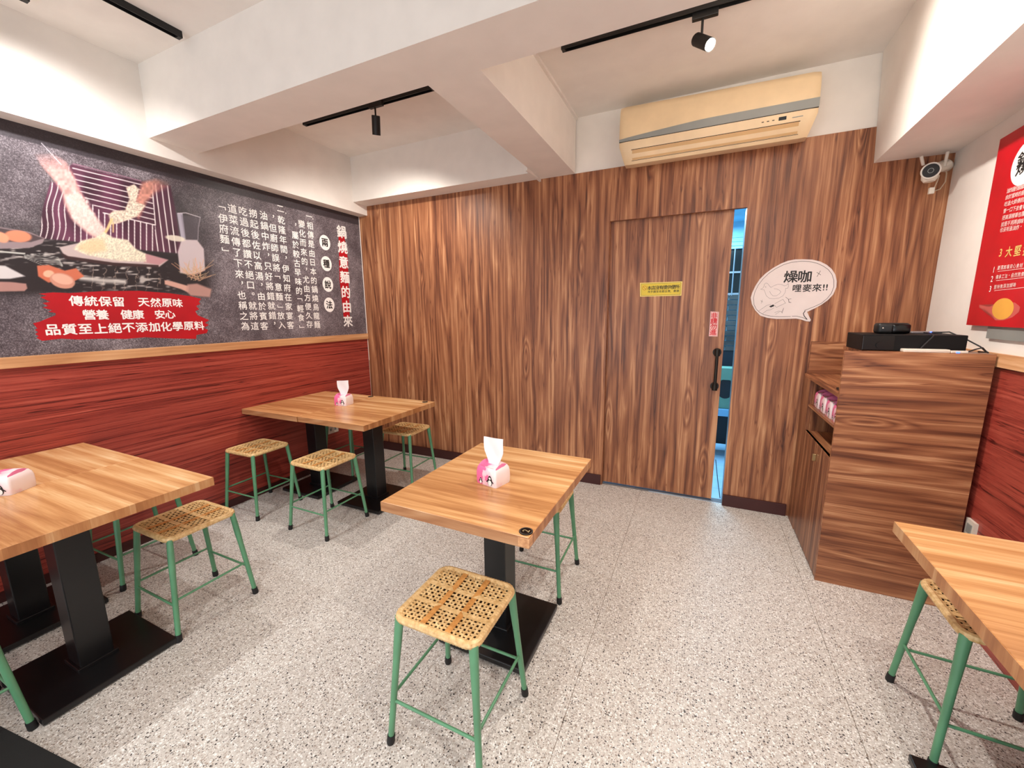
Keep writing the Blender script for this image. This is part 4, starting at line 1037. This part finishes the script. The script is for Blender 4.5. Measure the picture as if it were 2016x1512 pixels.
# speech bubble board
bu = empty('speech_bubble_sign'); tag(bu, 'white speech bubble board with hen drawing and Chinese greeting on the wood wall', 'sign')
Bc = lambda x, y: (1470+x/10.079, 500+y/10.08)
ob = [(80, 870), (110, 770), (170, 640), (260, 500), (370, 390), (520, 280), (680, 190), (820, 135), (960, 108), (1120, 105), (1300, 112), (1460, 150), (1590, 215), (1690, 300), (1760, 410), (1788, 540), (1780, 660), (1720, 800), (1620, 910), (1480, 1010), (1360, 1075), (1200, 1150), (1235, 1230), (1275, 1310), (1255, 1342), (1180, 1335), (1080, 1300), (980, 1282), (800, 1288), (600, 1290), (420, 1270), (270, 1225), (170, 1120), (105, 1000)]
BY = -0.006
plate('board', px2([Bc(*p) for p in ob], BY), BY, 0.0055, M_bubble, bu, True)
def pline(pts, wd, name, mat, parent, y=BY-0.0004, closed=False):
    P3 = [at_y(*Bc(*p), y) for p in pts]
    if closed: P3.append(P3[0])
    m = MB()
    for a_, b_ in zip(P3[:-1], P3[1:]):
        d = (b_-a_); 
        if d.length < 1e-6: continue
        nrm_ = Vector((-d.z, 0, d.x)).normalized()*wd; e_ = d.normalized()*wd*0.6
        m.quad(a_-nrm_-e_, b_-nrm_+e_, b_+nrm_+e_, a_+nrm_-e_)
    return m.build(name, mat, parent)
inn = [(1150, 1120), (1330, 1050), (1480, 980), (1600, 880), (1680, 780), (1730, 650), (1730, 520), (1690, 400), (1620, 310), (1520, 240), (1400, 185), (1250, 150), (1080, 145), (900, 165), (740, 210), (580, 290), (440, 385), (320, 500), (230, 620), (165, 750), (135, 870), (145, 1000), (190, 1095), (260, 1160), (340, 1205), (480, 1235), (640, 1245), (870, 1240)]
pline(inn, 0.0012, 'outline', M_ink, bu)
pline([(1160, 1130), (1125, 1180), (1140, 1230), (1200, 1300)], 0.0022, 'tail_outline', M_ink, bu); pline([(900, 1235), (1000, 1235), (1120, 1265), (1200, 1300)], 0.0012, 'tail_outline', M_ink, bu)
hen = [(275, 700), (320, 680), (345, 640), (350, 600), (385, 575), (420, 590), (450, 630), (480, 665), (540, 630), (620, 600), (690, 605), (750, 635), (790, 620), (825, 585), (830, 640), (815, 680), (775, 680), (765, 760), (720, 830), (640, 875), (540, 888), (450, 880), (390, 830), (365, 760), (345, 710), (320, 712), (275, 700)]
pline(hen, 0.0006, 'hen_drawing', M_ink, bu)
pline([(455, 740), (480, 790), (520, 830), (590, 830), (650, 790), (680, 750), (650, 720), (600, 695), (540, 690)], 0.0006, 'hen_wing', M_ink, bu)
pline([(372, 650), (382, 660)], 0.0012, 'hen_eye', M_ink, bu)
pline([(560, 985), (720, 900), (770, 975), (590, 1060), (545, 1010)], 0.0007, 'cleaver_drawing', M_ink, bu)
plate('cleaver_grip', px2([Bc(*p) for p in [(445, 1040), (530, 1000), (548, 1035), (480, 1062)]], BY-0.0006), BY-0.0006, 0.0004, M_ink, bu)
pline([(240, 1130), (400, 1020), (480, 1000)], 0.0007, 'hand_drawing', M_ink, bu); pline([(320, 1180), (400, 1120), (470, 1110), (540, 1070)], 0.0007, 'hand_drawing', M_ink, bu)
pline([(1390, 365), (1470, 415)], 0.0012, 'cross_mark', M_ink, bu); pline([(1465, 335), (1395, 450)], 0.0012, 'cross_mark', M_ink, bu)
pline([(278, 925), (320, 955)], 0.0007, 'cross_mark', M_ink, bu); pline([(310, 910), (290, 980)], 0.0007, 'cross_mark', M_ink, bu)
pline([(775, 855), (830, 900), (885, 890)], 0.0010, 'sprig_drawing', M_ink, bu); pline([(830, 900), (840, 960), (880, 960)], 0.0014, 'sprig_drawing', M_ink, bu)
pline([(555, 1165), (640, 1130), (700, 1150), (735, 1070), (705, 1175), (690, 1150)], 0.0007, 'foot_drawing', M_ink, bu); pline([(570, 1200), (650, 1150)], 0.0007, 'foot_drawing', M_ink, bu)
it = []
for ch, p, sz in (('燥', (880, 450), 0.084), ('咖', (1155, 445), 0.084), ('哩', (1000, 680), 0.054), ('麥', (1200, 675), 0.054), ('來', (1395, 668), 0.054), ('!', (1530, 662), 0.056), ('!', (1592, 660), 0.056)):
    it.append((ch, at_y(*Bc(*p), BY-0.0004), EX, EZ, (sz, sz)))
text_mesh(it, 'lettering', M_ink, bu, 0.018)

# ------------------------------------------------------------------ poster on right wall
po = empty('wall_poster'); tag(po, 'red hanging poster with white Chinese text and egg yolk picture on the right wall', 'poster')
PO = 0.028
pa = rbox(-1.12, -0.50, 1.418, 2.29, 0.012, 'board', M_poster, po, PO-0.012)
rbox(-1.12, -0.52, 1.425, 2.27, 0.004, 'hanging_rail', M_blackm, po, 0.0) if False else None
rbox(-1.0, -0.66, 1.36, 2.2, PO-0.013, 'mounting_frame', M_grey, po, 0.001)
rV = Vector((-RWS, -1, 0)).normalized()
def rw_text(s, u0, v0, u1, v1, sz, mat, name, bold=0.01, n_ext=0):
    A, B = at_rw(u0, v0, PO+0.0008), at_rw(u1, v1, PO+0.0008)
    n_ = len(s); out = []
    ext = (B-A)/max(1, n_-1-n_ext)
    for i, ch in enumerate(s):
        if ch == ' ': continue
        out.append((ch, A+ext*i, rV, EZ, (sz, sz)))
    return text_mesh(out, name, mat, po, bold)
K2 = lambda x, y: (1920+x/7.5625, 250+y/7.56)
K3 = lambda x, y: (1920+x/6.875, 440+y/6.873)
cc0 = at_rw(*K2(760, 520), PO+0.0005)
m = MB(); m.bm.faces.new([m.bm.verts.new(cc0+rV*(0.10*math.cos(t*PI/24))+EZ*(0.093*math.sin(t*PI/24))) for t in range(48)]); m.build('white_circle', M_inkw, po)
text_mesh([('鍋', at_rw(*K2(735, 450), PO+0.001), rV, EZ, (0.10, 0.062)), ('燒', at_rw(*K2(715, 590), PO+0.001), rV, EZ, (0.10, 0.062))], 'circle_lettering', M_ink, po, 0.02)
for k, (s, y) in enumerate((('油炸過的意麵口感', 950), ('由於當時的廚師', 1045), ('吃過大師傅的麵', 1145), ('第一口下去會有', 1250), ('把高湯精華包覆', 1350), ('就是不用再調味', 1450), ('也沒有過油炸・', 1530))):
    x0 = 490-k*16.5
    A = K2(x0, y); B = (A[0]+6*6.4, A[1]-6*(2.0-k*0.17))
    rw_text(s, A[0], A[1], B[0], B[1], 0.0225, M_stick, 'body_text', 0.012)
A = K3(345, 395); B = K3(640, 350)
rw_text('3大堅持', A[0], A[1], K3(700, 352)[0], K3(645, 352)[1], 0.048, M_gold, 'slogan', 0.02)['kind'] = 'stuff'
for s, n0, yy in (('嚴選無毒安心食材', '1', 600), ('傳承工法・自然熬煮', '2', 725), ('堅持無添加調味', '3', 860)):
    xo = {'1': 0, '2': -25, '3': -48}[n0]
    text_mesh([(n0, at_rw(*K3(252+xo, yy+25), PO+0.0008), rV, EZ, (0.034, 0.038))], 'item_number', M_inkw, po, 0.01)
    A = K3(320+xo, yy); B = (A[0]+(len(s)-1)*6.3, A[1]-(len(s)-1)*0.75)
    rw_text(s, A[0], A[1], B[0], B[1], 0.0205, M_stick, 'item_text', 0.012)
    a_, b_ = at_rw(*K3(305+xo, yy+52), PO+0.0008), at_rw(*K3(700, yy+5), PO+0.0008)
    m = MB(); m.quad(a_, b_, b_+EZ*0.002, a_+EZ*0.002); m.build('rule', M_stick, po)
m = MB(); m.bm.faces.new([m.bm.verts.new(at_rw(*K3(x, y), PO+0.0006)) for x, y in [(55, 1100), (150, 1105), (190, 1130), (260, 1090), (400, 1060), (540, 1070), (610, 1130), (590, 1200), (500, 1270), (380, 1310), (270, 1310), (220, 1230), (150, 1150), (55, 1140)]]); m.build('spoon_picture', M_spoon, po, tri=True)
m = MB(); m.bm.faces.new([m.bm.verts.new(at_rw(*K3(375+145*math.cos(t*PI/16)+25*math.sin(t*PI/16), 1155-145*math.sin(t*PI/16)), PO+0.0012)) for t in range(32)]); m.build('yolk_picture', M_yolk, po)

# ------------------------------------------------------------------ security camera
sc_ = empty('security_camera'); tag(sc_, 'white security camera with two aerials in the right corner under the beam', 'camera')
cp = Vector((4.455, -0.09, 2.285)); dv_ = (Vector((3.45, -3.0, 1.55))-cp).normalized()
f0 = cp+dv_*0.055
MB().tube([cp-dv_*0.03, cp-dv_*0.015, cp+dv_*0.04, f0], [0.030, 0.04, 0.043, 0.042], 28).build('body', M_wplast, sc_, True)
MB().cyl(f0-dv_*0.001, f0+dv_*0.003, 0.035, n=32).build('face_glass', M_ink, sc_)
side = dv_.cross(EZ).normalized(); up_ = side.cross(dv_)
rgm = MB(); rgm.loft([[f0+dv_*0.0036+side*(q*math.cos(t*PI/16))+up_*(q*math.sin(t*PI/16)) for t in range(32)] for q in (0.013, 0.0105)], cap=False); rgm.build('lens_ring', M_grey, sc_)
MB().tube([cp+EZ*-0.015-dv_*0.005, cp+EZ*-0.045-dv_*0.005, cp+EZ*-0.062-dv_*0.005], [0.038, 0.036, 0.024], 24).build('swivel_base', M_wplast, sc_, True)
MB().tube([cp-dv_*0.02, Vector((4.53, -0.05, 2.315)), Vector((4.55, 0.0, 2.32))], [0.03, 0.03, 0.032], 20).build('mount_arm', M_wplast, sc_, True)
MB().tube([Vector((4.415, -0.10, 2.315)), Vector((4.400, -0.10, 2.365))], [0.0075, 0.008], 12).build('antenna', M_wplast, sc_, True)
MB().tube([Vector((4.513, -0.085, 2.30)), Vector((4.517, -0.085, 2.375))], [0.0075, 0.008], 12).build('antenna', M_wplast, sc_, True)
MB().box((4.475, -0.055, 2.165), (4.50, -0.035, 2.20), 0.003).build('cable_plug', M_wplast, sc_)
MB().tube([Vector((4.50, -0.04, 2.18)), Vector((4.53, -0.03, 2.19)), Vector((4.552, -0.02, 2.23)), Vector((4.555, -0.01, 2.28)), Vector((4.55, -0.0, 2.31))], 0.003, 8).build('cable_loop', M_cable_w, sc_, True)
MB().tube([Vector((4.498, -0.045, 2.195)), Vector((4.508, -0.045, 2.235)), Vector((4.512, -0.045, 2.265))], 0.003, 8).build('cable_loop', M_cable_w, sc_, True)

# ------------------------------------------------------------------ dark mat in the near left corner
A = at_z(0, 1432, 0); B = at_z(155, 1512, 0); d = (B-A).normalized(); nrm_ = Vector((d.y, -d.x, 0))
if nrm_.y > 0: nrm_ = -nrm_
m = MB(); p0, p1 = A-d*0.12, B+d*0.5
m.hexa([p0+nrm_*0.55, p1+nrm_*0.55, p1, p0, p0+nrm_*0.55+EZ*0.008, p1+nrm_*0.55+EZ*0.008, p1+EZ*0.008, p0+EZ*0.008])
o = m.build('floor_mat', M_mat); tag(o, 'dark grey floor mat at the bottom left corner of the photo', 'mat')
